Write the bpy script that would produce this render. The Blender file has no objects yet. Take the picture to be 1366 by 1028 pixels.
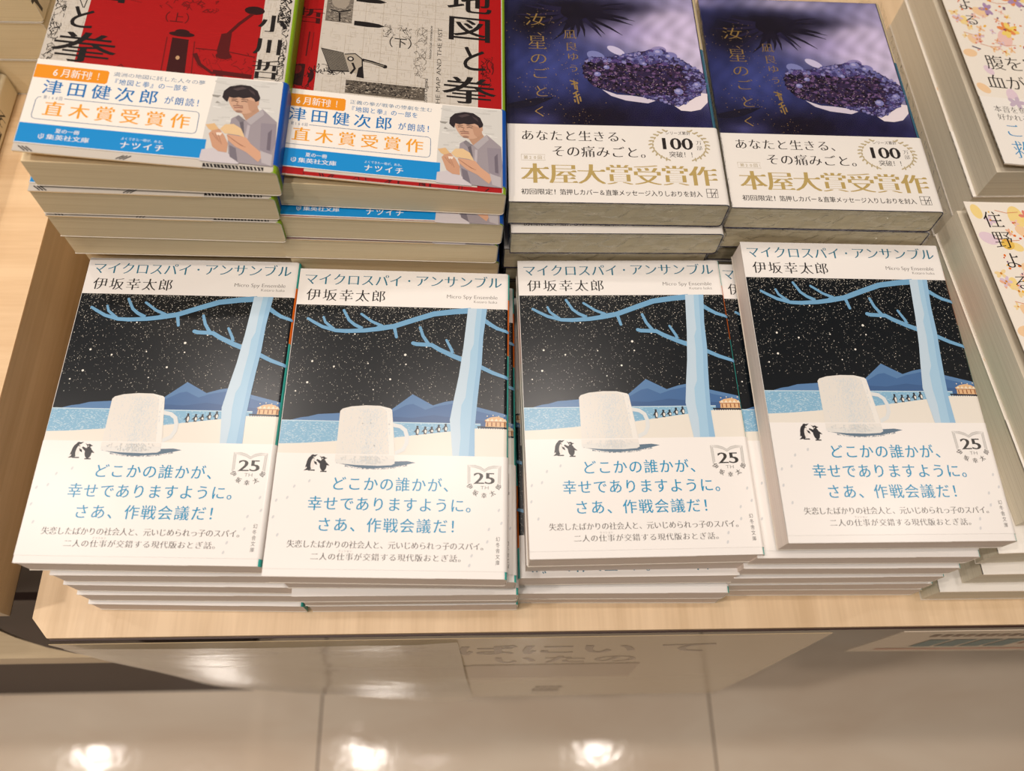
import bpy, math, random
from mathutils import Vector, Matrix
from mathutils.geometry import tessellate_polygon
random.seed(7)
sc = bpy.context.scene
COL = sc.collection
R = math.radians

# ------------------------------------------------------------------ camera
def make_camera():
    f_px, pitch, yaw, roll = 1112.614, 1.122517, -0.108722, 0.097180
    cp, sp = math.cos(pitch), math.sin(pitch)
    Rz = Matrix.Rotation(yaw, 3, 'Z')
    fw, up, rt = Rz @ Vector((0, cp, -sp)), Rz @ Vector((0, sp, cp)), Rz @ Vector((1, 0, 0))
    r2 = rt * math.cos(roll) + up * math.sin(roll)
    u2 = -rt * math.sin(roll) + up * math.cos(roll)
    cd = bpy.data.cameras.new('camera')
    cd.sensor_width = 36.0
    cd.lens = f_px * 36.0 / 1366.0
    cd.clip_start = 0.01
    cd.dof.use_dof = True
    cd.dof.focus_distance = 0.41
    cd.dof.aperture_fstop = 7.0
    ob = bpy.data.objects.new('camera', cd)
    m = Matrix((r2, u2, -fw)).transposed().to_4x4()
    m.translation = Vector((0, -0.070145, 0.440917))
    ob.matrix_world = m
    COL.objects.link(ob)
    sc.camera = ob
make_camera()
sc.view_settings.view_transform = 'Standard'
sc.view_settings.look = 'None'
sc.view_settings.gamma = 1.0
sc.view_settings.exposure = -0.38
sc.view_settings.use_curve_mapping = False

# ------------------------------------------------------------------ world and ceiling lamps
wd = bpy.data.worlds.new('shop_ambient'); sc.world = wd
wd.use_nodes = True
bg = wd.node_tree.nodes['Background']
bg.inputs['Color'].default_value = (1.0, 0.87, 0.75, 1)
bg.inputs['Strength'].default_value = 0.105

def spot(x, y, z, power, size=0.07, col=(1.0, 0.895, 0.815)):
    ld = bpy.data.lights.new('ceiling_downlight', 'AREA')
    ld.shape = 'DISK'; ld.size = size; ld.energy = power; ld.color = col; ld.spread = R(150)
    o = bpy.data.objects.new('ceiling_downlight', ld)
    o.location = (x, y, z); COL.objects.link(o)
for (x, y, p) in [(0.536, 0.086, 3.2), (-0.455, 0.075, 3.2), (-0.182, 0.115, 1.6), (-1.596, 0.098, 3.5), (-0.42, -0.21, 7.0), (-1.15, -0.24, 13.0), (0.25, -0.9, 5.5), (-0.6, -1.0, 10.0),
                  (-0.09, 0.71, 3.6), (0.25, 0.85, 3.6), (-1.27, 0.65, 4.0), (-0.70, 0.88, 4.0), (1.4, 0.5, 3.4)]:
    spot(x, y, 2.1, p)

# ------------------------------------------------------------------ materials
def lin(c):
    return tuple(((v / 255.0) / 12.92 if v <= 10.3 else ((v / 255.0 + 0.055) / 1.055) ** 2.4) for v in c[:3])

def new_mat(name):
    m = bpy.data.materials.new(name); m.use_nodes = True
    nt = m.node_tree
    return m, nt, nt.nodes['Principled BSDF'], nt.nodes, nt.links

def print_mat(name, rough, spec=0.5, coat=0.0):
    m, nt, b, N, L = new_mat(name)
    a = N.new('ShaderNodeVertexColor'); a.layer_name = 'ink'
    L.new(a.outputs['Color'], b.inputs['Base Color'])
    b.inputs['Roughness'].default_value = rough
    b.inputs['Specular IOR Level'].default_value = spec * 0.75
    b.inputs['Coat Weight'].default_value = coat
    b.inputs['Coat Roughness'].default_value = 0.15
    return m
def plain(name, col, rough=0.5, metal=0.0, spec=0.5):
    m, nt, b, N, L = new_mat(name)
    b.inputs['Base Color'].default_value = (*lin(col), 1)
    b.inputs['Roughness'].default_value = rough
    b.inputs['Metallic'].default_value = metal
    b.inputs['Specular IOR Level'].default_value = spec
    return m
M_PRINT = print_mat('printed_laminate', 0.24, 0.5)
M_PRINT_MATT = print_mat('printed_matt_paper', 0.42, 0.4)
M_FOIL = plain('gold_foil', (222, 184, 110), 0.36, 0.85)
M_BLACK = plain('black_ink', (24, 22, 22), 0.6)

def pages_mat(name, col, dark):
    m, nt, b, N, L = new_mat(name)
    tc = N.new('ShaderNodeTexCoord'); mp = N.new('ShaderNodeMapping'); mp.inputs['Scale'].default_value = (12, 12, 5200)
    no = N.new('ShaderNodeTexNoise'); no.inputs['Scale'].default_value = 1.0; no.inputs['Detail'].default_value = 3
    mx = N.new('ShaderNodeMix'); mx.data_type = 'RGBA'
    mx.inputs[6].default_value = (*lin(dark), 1); mx.inputs[7].default_value = (*lin(col), 1)
    rp = N.new('ShaderNodeValToRGB'); rp.color_ramp.elements[0].position = 0.3; rp.color_ramp.elements[1].position = 0.6
    L.new(tc.outputs['Object'], mp.inputs['Vector']); L.new(mp.outputs['Vector'], no.inputs['Vector'])
    L.new(no.outputs['Fac'], rp.inputs['Fac']); L.new(rp.outputs['Color'], mx.inputs[0])
    L.new(mx.outputs[2], b.inputs['Base Color'])
    bp = N.new('ShaderNodeBump'); bp.inputs['Strength'].default_value = 0.15; bp.inputs['Distance'].default_value = 0.0003
    L.new(no.outputs['Fac'], bp.inputs['Height']); L.new(bp.outputs['Normal'], b.inputs['Normal'])
    b.inputs['Roughness'].default_value = 0.75
    b.inputs['Specular IOR Level'].default_value = 0.2
    return m
M_PAGE = {'f': pages_mat('page_edges_white', (240, 227, 217), (224, 210, 200)),
          'r': pages_mat('page_edges_cream', (246, 228, 190), (232, 211, 168)),
          'p': pages_mat('page_edges_grey', (222, 210, 178), (198, 186, 152)),
          't': pages_mat('page_edges_pale', (238, 229, 208), (220, 210, 188)),
          'l': pages_mat('page_edges_ivory', (232, 218, 184), (218, 202, 166))}

def wood_mat(name, c1, c2, axis, rough=0.45, scale=1.0):
    m, nt, b, N, L = new_mat(name)
    tc = N.new('ShaderNodeTexCoord'); mp = N.new('ShaderNodeMapping')
    s = {'x': (3, 60, 60), 'y': (60, 3, 60), 'z': (60, 60, 3)}[axis]
    mp.inputs['Scale'].default_value = tuple(v * scale for v in s)
    n1 = N.new('ShaderNodeTexNoise'); n1.inputs['Scale'].default_value = 1.0; n1.inputs['Detail'].default_value = 5; n1.inputs['Roughness'].default_value = 0.6; n1.inputs['Distortion'].default_value = 0.4
    mp2 = N.new('ShaderNodeMapping'); mp2.inputs['Scale'].default_value = tuple(v * scale * 9 for v in s)
    n2 = N.new('ShaderNodeTexNoise'); n2.inputs['Scale'].default_value = 1.0; n2.inputs['Detail'].default_value = 2
    ad = N.new('ShaderNodeMath'); ad.operation = 'MULTIPLY_ADD'; ad.inputs[1].default_value = 0.3
    rp = N.new('ShaderNodeValToRGB')
    rp.color_ramp.elements[0].position = 0.45; rp.color_ramp.elements[0].color = (*lin(c2), 1)
    rp.color_ramp.elements[1].position = 0.8; rp.color_ramp.elements[1].color = (*lin(c1), 1)
    L.new(tc.outputs['Object'], mp.inputs['Vector']); L.new(tc.outputs['Object'], mp2.inputs['Vector'])
    L.new(mp.outputs['Vector'], n1.inputs['Vector']); L.new(mp2.outputs['Vector'], n2.inputs['Vector'])
    L.new(n2.outputs['Fac'], ad.inputs[0]); L.new(n1.outputs['Fac'], ad.inputs[2])
    L.new(ad.outputs[0], rp.inputs['Fac']); L.new(rp.outputs['Color'], b.inputs['Base Color'])
    b.inputs['Roughness'].default_value = rough
    return m
M_WOOD_Y = wood_mat('light_oak_laminate', (228, 202, 166), (208, 180, 142), 'y')
M_WOOD_X = wood_mat('light_oak_laminate_across', (226, 196, 156), (210, 176, 134), 'x')
M_WOOD_SIDE = wood_mat('oak_laminate_side', (196, 172, 136), (170, 144, 106), 'y', 0.4, 0.6)
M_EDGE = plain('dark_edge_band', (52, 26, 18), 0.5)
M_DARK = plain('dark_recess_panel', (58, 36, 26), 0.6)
M_PALE = wood_mat('pale_plinth_laminate', (206, 184, 146), (190, 166, 128), 'x', 0.35)

def floor_mat():
    m, nt, b, N, L = new_mat('polished_floor_tile')
    tc = N.new('ShaderNodeTexCoord'); mp = N.new('ShaderNodeMapping'); mp.inputs['Scale'].default_value = (1.6, 5, 1)
    no = N.new('ShaderNodeTexNoise'); no.inputs['Scale'].default_value = 3.0; no.inputs['Detail'].default_value = 6; no.inputs['Distortion'].default_value = 0.5
    rp = N.new('ShaderNodeValToRGB')
    rp.color_ramp.elements[0].position = 0.35; rp.color_ramp.elements[0].color = (*lin((232, 212, 188)), 1)
    rp.color_ramp.elements[1].position = 0.65; rp.color_ramp.elements[1].color = (*lin((242, 226, 204)), 1)
    L.new(tc.outputs['Object'], mp.inputs['Vector']); L.new(mp.outputs['Vector'], no.inputs['Vector'])
    L.new(no.outputs['Fac'], rp.inputs['Fac']); L.new(rp.outputs['Color'], b.inputs['Base Color'])
    b.inputs['Roughness'].default_value = 0.1
    b.inputs['Specular IOR Level'].default_value = 0.5
    n2 = N.new('ShaderNodeTexNoise'); n2.inputs['Scale'].default_value = 90.0; n2.inputs['Detail'].default_value = 3
    bp = N.new('ShaderNodeBump'); bp.inputs['Strength'].default_value = 0.06; bp.inputs['Distance'].default_value = 0.002
    L.new(tc.outputs['Object'], n2.inputs['Vector']); L.new(n2.outputs['Fac'], bp.inputs['Height']); L.new(bp.outputs['Normal'], b.inputs['Normal'])
    return m
M_FLOOR = floor_mat()
M_GROUT = plain('tile_grout', (112, 88, 66), 0.5)

def film_mat(name, bump=0.5, scale=130.0, base=0.05, tint=(1, 1, 1), rough=0.08, grazing=0.8):
    m, nt, b, N, L = new_mat(name)
    out = N['Material Output']; N.remove(b)
    tr = N.new('ShaderNodeBsdfTransparent'); tr.inputs['Color'].default_value = (*tint, 1)
    gl = N.new('ShaderNodeBsdfGlossy'); gl.inputs['Roughness'].default_value = rough
    tc = N.new('ShaderNodeTexCoord'); no = N.new('ShaderNodeTexNoise'); no.inputs['Scale'].default_value = scale; no.inputs['Detail'].default_value = 2; no.inputs['Distortion'].default_value = 1.2
    bp = N.new('ShaderNodeBump'); bp.inputs['Strength'].default_value = bump; bp.inputs['Distance'].default_value = 0.004
    ge = N.new('ShaderNodeNewGeometry'); dt = N.new('ShaderNodeVectorMath'); dt.operation = 'DOT_PRODUCT'
    L.new(bp.outputs['Normal'], dt.inputs[0]); L.new(ge.outputs['Incoming'], dt.inputs[1])
    ab = N.new('ShaderNodeMath'); ab.operation = 'ABSOLUTE'; L.new(dt.outputs['Value'], ab.inputs[0])
    iv = N.new('ShaderNodeMath'); iv.operation = 'SUBTRACT'; iv.inputs[0].default_value = 1.0; iv.use_clamp = True; L.new(ab.outputs[0], iv.inputs[1])
    pw = N.new('ShaderNodeMath'); pw.operation = 'POWER'; pw.inputs[1].default_value = 5.0; L.new(iv.outputs[0], pw.inputs[0])
    ma = N.new('ShaderNodeMath'); ma.operation = 'MULTIPLY_ADD'; ma.inputs[1].default_value = grazing; ma.inputs[2].default_value = base; ma.use_clamp = True
    L.new(pw.outputs[0], ma.inputs[0])
    mx = N.new('ShaderNodeMixShader')
    L.new(tc.outputs['Object'], no.inputs['Vector']); L.new(no.outputs['Fac'], bp.inputs['Height'])
    L.new(bp.outputs['Normal'], gl.inputs['Normal'])
    L.new(ma.outputs[0], mx.inputs['Fac'])
    L.new(tr.outputs[0], mx.inputs[1]); L.new(gl.outputs[0], mx.inputs[2]); L.new(mx.outputs[0], out.inputs['Surface'])
    return m
M_FILM = film_mat('shrink_film', 0.6, 150, 0.05, rough=0.14)
M_FILM_TOP = film_mat('shrink_film_top', 0.03, 40, 0.03, rough=0.1)
M_SLEEVE = film_mat('clear_plastic_sleeve', 0.12, 25, 0.06, (0.97, 0.97, 0.95), 0.12)

# ------------------------------------------------------------------ lettering (built-in typeface outlines, reshaped)
# styles: thin/thick strokes moved separately for horizontal and vertical strokes
STY = {'g': (0.0, 0.0), 'gl': (-0.012, -0.012), 'gb': (0.016, 0.013), 'm': (-0.003, -0.019), 'ml': (-0.016, -0.022),
       'mb': (0.030, -0.010), 'mm': (0.012, -0.014), 'k': (0.022, 0.004)}
GLY = {}
def build_glyphs(req):
    """req: set of (text, style); every entry becomes a triangle list in em units"""
    req = sorted(req | {('国', 'g')})
    obs = []
    for t, s in req:
        c = bpy.data.curves.new('glyph', 'FONT'); c.body = t; c.resolution_u = 3
        o = bpy.data.objects.new('glyph', c); COL.objects.link(o); obs.append(o)
    dg = bpy.context.evaluated_depsgraph_get(); dg.update()
    flat = []
    for (t, s), o in zip(req, obs):
        ev = o.evaluated_get(dg)
        cu = ev.to_curve(dg)
        data = []
        for sp in cu.splines:
            pts = []
            for p in sp.bezier_points:
                pts.append([p.co.xy.copy(), p.handle_left.xy.copy(), p.handle_right.xy.copy()])
            if len(pts) > 1: data.append(pts)
        flat.append(data)
        ev.to_curve_clear()
    ys = [p[0].y for sp in flat[[r for r in req].index(('国', 'g'))] for p in sp]
    em = (max(ys) - min(ys)) / 0.90
    mid = (max(ys) + min(ys)) / 2 / em
    def area(pts):
        a = 0
        for i in range(len(pts)):
            p, q = pts[i - 1][0], pts[i][0]; a += p.x * q.y - q.x * p.y
        return a / 2
    def sample_area(pts):
        q = []
        for i in range(len(pts)):
            p0, p3 = pts[i], pts[(i + 1) % len(pts)]
            for k in range(4):
                t = k / 4; m = 1 - t
                q.append(p0[0] * m ** 3 + p0[2] * 3 * m * m * t + p3[1] * 3 * m * t * t + p3[0] * t ** 3)
        return sum(q[i - 1].x * q[i].y - q[i].x * q[i - 1].y for i in range(len(q))) / 2
    todo = list(range(len(req)))
    trash = []
    for fac in (1.0, 0.7, 0.45, 0.2, 0.0):
        made = []
        for gi in todo:
            (t, s), data = req[gi], flat[gi]
            ox, oy = STY[s]
            ox *= em * fac; oy *= em * fac
            c = bpy.data.curves.new('glyph2', 'CURVE'); c.dimensions = '2D'; c.fill_mode = 'BOTH'; c.resolution_u = 3
            sgn = 1
            if data: sgn = 1 if area(max(data, key=lambda q: abs(area(q)))) > 0 else -1
            expect = 0.0
            for pts in data:
                n = len(pts); mv = []
                for i in range(n):
                    def nrm(d):
                        if d.length < 1e-9: return None
                        d = d.normalized(); return Vector((d.y, -d.x)) * sgn
                    a = nrm(pts[i][0] - pts[i][1]) or nrm(pts[i][0] - pts[i - 1][0])
                    b = nrm(pts[i][2] - pts[i][0]) or nrm(pts[(i + 1) % n][0] - pts[i][0])
                    a = a or b or Vector((0, 0)); b = b or a
                    am = ox * a.x * a.x + oy * a.y * a.y
                    bm = ox * b.x * b.x + oy * b.y * b.y
                    det = a.x * b.y - a.y * b.x
                    if abs(det) < 0.25:
                        d = (a + b); d = d.normalized() * ((am + bm) / 2) if d.length > 1e-6 else a * am
                    else:
                        d = Vector(((am * b.y - bm * a.y) / det, (a.x * bm - b.x * am) / det))
                    lim = 1.6 * max(abs(ox), abs(oy))
                    if d.length > lim: d = d.normalized() * lim
                    mv.append(d)
                moved = [[p + mv[i] for p in pts[i]] for i in range(n)]
                expect += sample_area(moved) * sgn
                sp = c.splines.new('BEZIER'); sp.bezier_points.add(n - 1); sp.use_cyclic_u = True
                for i in range(n):
                    bp = sp.bezier_points[i]
                    bp.handle_left_type = bp.handle_right_type = 'FREE'
                    bp.co = (*moved[i][0], 0); bp.handle_left = (*moved[i][1], 0); bp.handle_right = (*moved[i][2], 0)
            o = bpy.data.objects.new('glyph2', c); COL.objects.link(o); made.append((gi, o, sgn, expect)); trash.append(o)
        dg = bpy.context.evaluated_depsgraph_get(); dg.update()
        nxt = []
        for gi, o, sgn, expect in made:
            (t, s), data = req[gi], flat[gi]
            ev = o.evaluated_get(dg); me = ev.to_mesh()
            me.calc_loop_triangles()
            vs = [(v.co.x / em, v.co.y / em - mid) for v in me.vertices]
            tris = [tuple(vs[i] for i in lt.vertices) for lt in me.loop_triangles]
            got = sum(abs((q[1][0] - q[0][0]) * (q[2][1] - q[0][1]) - (q[2][0] - q[0][0]) * (q[1][1] - q[0][1])) for q in tris) / 2 * em * em
            if fac > 0 and data and abs(got - expect) > 0.05 * abs(expect):
                nxt.append(gi); ev.to_mesh_clear(); continue
            if s[0] == 'm' and len(t) == 1 and ord(t) > 0x2000:      # small triangular stops where a horizontal stroke ends
                for pts in data:
                    n = len(pts)
                    for i in range(n):
                        p, q = pts[i][0] / em, pts[(i + 1) % n][0] / em
                        d = q - p
                        if abs(d.x) < 0.01 and 0.04 < abs(d.y) < 0.10 and (d.y * sgn) > 0:
                            pr, nx = pts[i - 1][0] / em, pts[(i + 2) % n][0] / em
                            if p.x - pr.x > 0.2 and q.x - nx.x > 0.2 and abs(p.y - pr.y) < .02 and abs(q.y - nx.y) < .02:
                                yt = max(p.y, q.y) - mid - 0.02; x = p.x
                                tris.append(((x - 0.13, yt), (x + 0.01, yt - 0.015), (x - 0.045, yt + 0.062)))
            xs = [v[0] for v in vs] or [0, 1]
            GLY[(t, s)] = (tris, min(xs), max(xs))
            ev.to_mesh_clear()
        todo = nxt
        if not todo: break
    obs2 = [(o,) for o in trash]
    for o in obs + [q[0] for q in obs2]:
        cd = o.data; bpy.data.objects.remove(o); bpy.data.curves.remove(cd)

# ------------------------------------------------------------------ flat artwork in book millimetres (u from the left, v from the far edge)
MULT = {'mb': ('m', (-.034, 0, .034)), 'mm': ('m', (-.013, .013)), 'k': ('g', (-.016, .016)), 'gb': ('g', (-.011, .011))}
class Art:
    def __init__(self): self.items = []; self.text = []; self.lay = 0
    def poly(self, pts, col, mat=0, layer=None):
        self.items.append(('p', [tuple(p) for p in pts], lin(col), mat, self.lay if layer is None else layer))
    def tris(self, tl, col, mat=0, layer=None):
        self.items.append(('t', tl, lin(col), mat, self.lay if layer is None else layer))
    def rect(self, u0, v0, u1, v1, col, mat=0, layer=None):
        self.poly([(u0, v0), (u1, v0), (u1, v1), (u0, v1)], col, mat, layer)
    def ell(self, u, v, a, b, col, n=18, rot=0, mat=0, layer=None):
        c, s = math.cos(rot), math.sin(rot)
        self.poly([(u + a * math.cos(t) * c - b * math.sin(t) * s, v + a * math.cos(t) * s + b * math.sin(t) * c) for t in [k * 2 * math.pi / n for k in range(n)]], col, mat, layer)
    def line(self, pts, w0, col, w1=None, mat=0, layer=None):
        w1 = w0 if w1 is None else w1
        n = len(pts); L, Rr = [], []
        for i, (x, y) in enumerate(pts):
            a = pts[max(i - 1, 0)]; b = pts[min(i + 1, n - 1)]
            dx, dy = b[0] - a[0], b[1] - a[1]; l = math.hypot(dx, dy) or 1
            w = (w0 + (w1 - w0) * i / (n - 1)) / 2
            L.append((x - dy / l * w, y + dx / l * w)); Rr.append((x + dy / l * w, y - dx / l * w))
        tl = []
        for i in range(n - 1):
            tl += [(L[i], L[i + 1], Rr[i + 1]), (L[i], Rr[i + 1], Rr[i])]
        self.tris(tl, col, mat, layer)
    def grid(self, u0, v0, u1, v1, nu, nv, fn, layer=None):
        self.items.append(('g', (u0, v0, u1, v1, nu, nv), fn, 0, self.lay if layer is None else layer))
    def glyph(self, t, sty, u, v, w, h, col, rot=0, mat=0, layer=None):
        """one character (or latin run) centred at u,v; w,h = em box"""
        offs = (0,)
        if sty in MULT and len(t) == 1 and ord(t) > 0x2000: sty, offs = MULT[sty]
        self.text.append((t, sty))
        for dx in offs:
            self.items.append(('c', (t, sty, u + dx * w * math.cos(rot), v + dx * w * math.sin(rot), w, h, rot), lin(col), mat, self.lay if layer is None else layer))
    def row(self, s, u0, u1, v0, v1, sty, col, mat=0, fill=0.98, w=None, layer=None, slope=0):
        n = len(s); cw = (u1 - u0) / n
        for i, ch in enumerate(s):
            if ch in ' 　': continue
            uc = u0 + cw * (i + 0.5)
            self.glyph(ch, sty, uc, (v0 + v1) / 2 + slope * (uc - u0), (w or cw * fill), (v1 - v0) * 1.08, col, 0, mat, layer)
    def column(self, s, u, v0, v1, w, sty, col, mat=0, layer=None, fill=0.98):
        n = len(s); ch_ = (v1 - v0) / n
        for i, ch in enumerate(s):
            if ch in ' 　': continue
            self.glyph(ch, sty, u, v0 + ch_ * (i + 0.5), w, ch_ * fill, col, 0, mat, layer)
    def latin(self, s, u0, u1, v, h, sty, col, mat=0, rot=0, layer=None):
        self.text.append((s, sty)); self.items.append(('L', (s, sty, u0, u1, v, h, rot), lin(col), mat, self.lay if layer is None else layer))

def clip_u(poly, u, keep_less):
    out = []
    for i in range(len(poly)):
        a, b = poly[i - 1], poly[i]
        ia = (a[0] <= u) == keep_less; ib = (b[0] <= u) == keep_less
        if ia != ib:
            t = (u - a[0]) / (b[0] - a[0]); out.append((u, a[1] + t * (b[1] - a[1])))
        if ib: out.append(b)
    return out

class Raw:
    def __init__(self): self.v = []; self.f = []; self.c = []; self.m = []
    def face(self, pts, col, mat=0):
        b = len(self.v); self.v += pts; self.f.append(tuple(range(b, b + len(pts)))); self.m.append(mat)
        self.c += col if isinstance(col, list) else [col] * len(pts)
    def mesh(self, name, mats):
        me = bpy.data.meshes.new(name); me.from_pydata(self.v, [], self.f)
        at = me.color_attributes.new('ink', 'FLOAT_COLOR', 'CORNER')
        buf = []
        for c in self.c: buf += [c[0] * 0.88, c[1] * 0.88, c[2] * 0.88, 1.0]      # paper and ink are never fully white
        at.data.foreach_set('color', buf)
        me.polygons.foreach_set('material_index', self.m)
        for m in mats: me.materials.append(m)
        me.update()
        return me

class Form:
    """the path a paper cover takes round a closed paperback (all in mm)"""
    def __init__(self, W, H, T, lift=0.0, power=1.3, near=0.0, k=1.0):
        self.k = k
        self.W, self.H, self.T, self.lift, self.power, self.near = W, H, T, lift, power, near
        self.r = min(2.2, T / 2 - 0.3)
        self.L0 = W - self.r; self.La = math.pi / 2 * self.r; self.Ls = T - 2 * self.r
        self.s_spine = self.L0 + self.La; self.total = 2 * self.L0 + 2 * self.La + self.Ls
    def at(self, s, v, h=0.0):
        W, T, r = self.W, self.T, self.r
        a1 = self.L0 + self.La; a2 = a1 + self.Ls; a3 = a2 + self.La
        up = 0.0
        if s <= self.L0:
            x, z, nx, nz = s, T, 0, 1
            if self.lift: up = self.lift * max(0.0, 1 - s / self.L0) ** self.power * (1 - self.near + self.near * v / self.H)
        elif s < a1:
            a = (s - self.L0) / r; nx, nz = math.sin(a), math.cos(a); x, z = W - r + r * nx, T - r + r * nz
        elif s <= a2: x, z, nx, nz = W, T - r - (s - a1), 1, 0
        elif s < a3:
            a = (s - a2) / r; nx, nz = math.cos(a), -math.sin(a); x, z = W - r + r * nx, r + r * nz
        else: x, z, nx, nz = W - r - (s - a3), 0, 0, -1
        h *= 1.0 if s <= a1 else (0.6 if s <= a2 else 0.15)
        return ((x + nx * h - W / 2) / 1000, (self.H - v) * self.k / 1000, (z + nz * h + up) / 1000)
    def s_breaks(self, s0, s1):
        a1 = self.L0 + self.La; a2 = a1 + self.Ls; a3 = a2 + self.La
        b = {s0, s1}
        n = 14 if self.lift else 1
        for k in range(n + 1): b.add(self.L0 * k / n)
        for k in range(1, 7): b.add(self.L0 + self.La * k / 6); b.add(a2 + self.La * k / 6)
        b.add(a2)
        return sorted(x for x in b if s0 <= x <= s1)

def sheet(raw, fm, s0, s1, v0, v1, h0, h1, colfn, vbreaks=(), inner=(238, 234, 226), rim=None):
    S = fm.s_breaks(s0, s1); V = sorted({v0, v1} | {x for x in vbreaks if v0 < x < v1})
    inn = lin(inner); rm = lin(rim or inner)
    for i in range(len(S) - 1):
        for j in range(len(V) - 1):
            q = [(S[i], V[j]), (S[i + 1], V[j]), (S[i + 1], V[j + 1]), (S[i], V[j + 1])]
            c = lin(colfn((S[i] + S[i + 1]) / 2, (V[j] + V[j + 1]) / 2))
            raw.face([fm.at(a, b, h1) for a, b in reversed(q)], c)
        raw.face([fm.at(S[i], v0, h0), fm.at(S[i + 1], v0, h0), fm.at(S[i + 1], v1, h0), fm.at(S[i], v1, h0)], inn)
        for v, fl in ((v0, 0), (v1, 1)):
            q = [fm.at(S[i], v, h0), fm.at(S[i + 1], v, h0), fm.at(S[i + 1], v, h1), fm.at(S[i], v, h1)]
            raw.face(q if fl else q[::-1], rm)
    for s, fl in ((s0, 1), (s1, 0)):
        q = [fm.at(s, v0, h0), fm.at(s, v1, h0), fm.at(s, v1, h1), fm.at(s, v0, h1)]
        raw.face(q if not fl else q[::-1], rm)

def lay_art(raw, fm, art, h, dv=0.0):
    step = 0.02
    cuts_all = []
    if fm.lift: cuts_all += [fm.L0 * k / 14 for k in range(1, 15)]
    cuts_all += [fm.L0] + [fm.L0 + fm.La * k / 6 for k in range(1, 7)]
    def put(poly, col, mat, z):
        lo = min(p[0] for p in poly); hi = max(p[0] for p in poly)
        pieces = [poly]
        for cu in cuts_all:
            if lo < cu < hi:
                nxt = []
                for pc in pieces:
                    a = clip_u(pc, cu, True); b = clip_u(pc, cu, False)
                    if len(a) > 2: nxt.append(a)
                    if len(b) > 2: nxt.append(b)
                pieces = nxt
        for pc in pieces:
            ar = sum(pc[i - 1][0] * pc[i][1] - pc[i][0] * pc[i - 1][1] for i in range(len(pc)))
            if abs(ar) < 1e-7: continue
            if ar > 0: pc = pc[::-1]
            raw.face([fm.at(a, b + dv, z) for a, b in pc], col, mat)
    for idx, (kind, d, col, mat, layer) in enumerate(art.items):
        z = h + step * (layer + 1 + 0.9 * (idx % 29) / 29)
        if kind == 'p':
            for t in tessellate_polygon([[Vector((p[0], p[1], 0)) for p in d]]):
                put([d[i] for i in t], col, mat, z)
        elif kind == 't':
            for t in d: put(list(t), col, mat, z)
        elif kind == 'g':
            u0, v0, u1, v1, nu, nv = d
            for i in range(nu):
                for j in range(nv):
                    q = [(u0 + (u1 - u0) * a / nu, v0 + (v1 - v0) * b / nv) for a, b in ((i, j + 1), (i + 1, j + 1), (i + 1, j), (i, j))]
                    raw.face([fm.at(a, b, z) for a, b in q], [lin(col_clamp(col(a, b))) for a, b in q], mat)
        elif kind == 'c':
            t, sty, u, v, w, hh, rot = d
            tl, x0, x1 = GLY[(t, sty)]
            cx = 0.5 if len(t) == 1 and ord(t) > 0x2000 else (x0 + x1) / 2
            c, s = math.cos(rot), math.sin(rot)
            for tr in tl:
                pl = []
                for x, y in tr:
                    a, b = (x - cx) * w, -y * hh
                    pl.append((u + a * c - b * s, v + a * s + b * c))
                put(pl, col, mat, z)
        elif kind == 'L':
            t, sty, u0, u1, v, hh, rot = d
            tl, x0, x1 = GLY[(t, sty)]
            k = (u1 - u0) / (x1 - x0)
            for tr in tl:
                pl = []
                for x, y in tr:
                    a, b = (x - x0) * k, -(y + 0.37) * hh / 0.75
                    pl.append((u0 + a, v + b) if not rot else (v + b * 1.0, u1 - a))
                put(pl, col, mat, z)
def col_clamp(c): return tuple(min(255, max(0, x)) for x in c)

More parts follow.
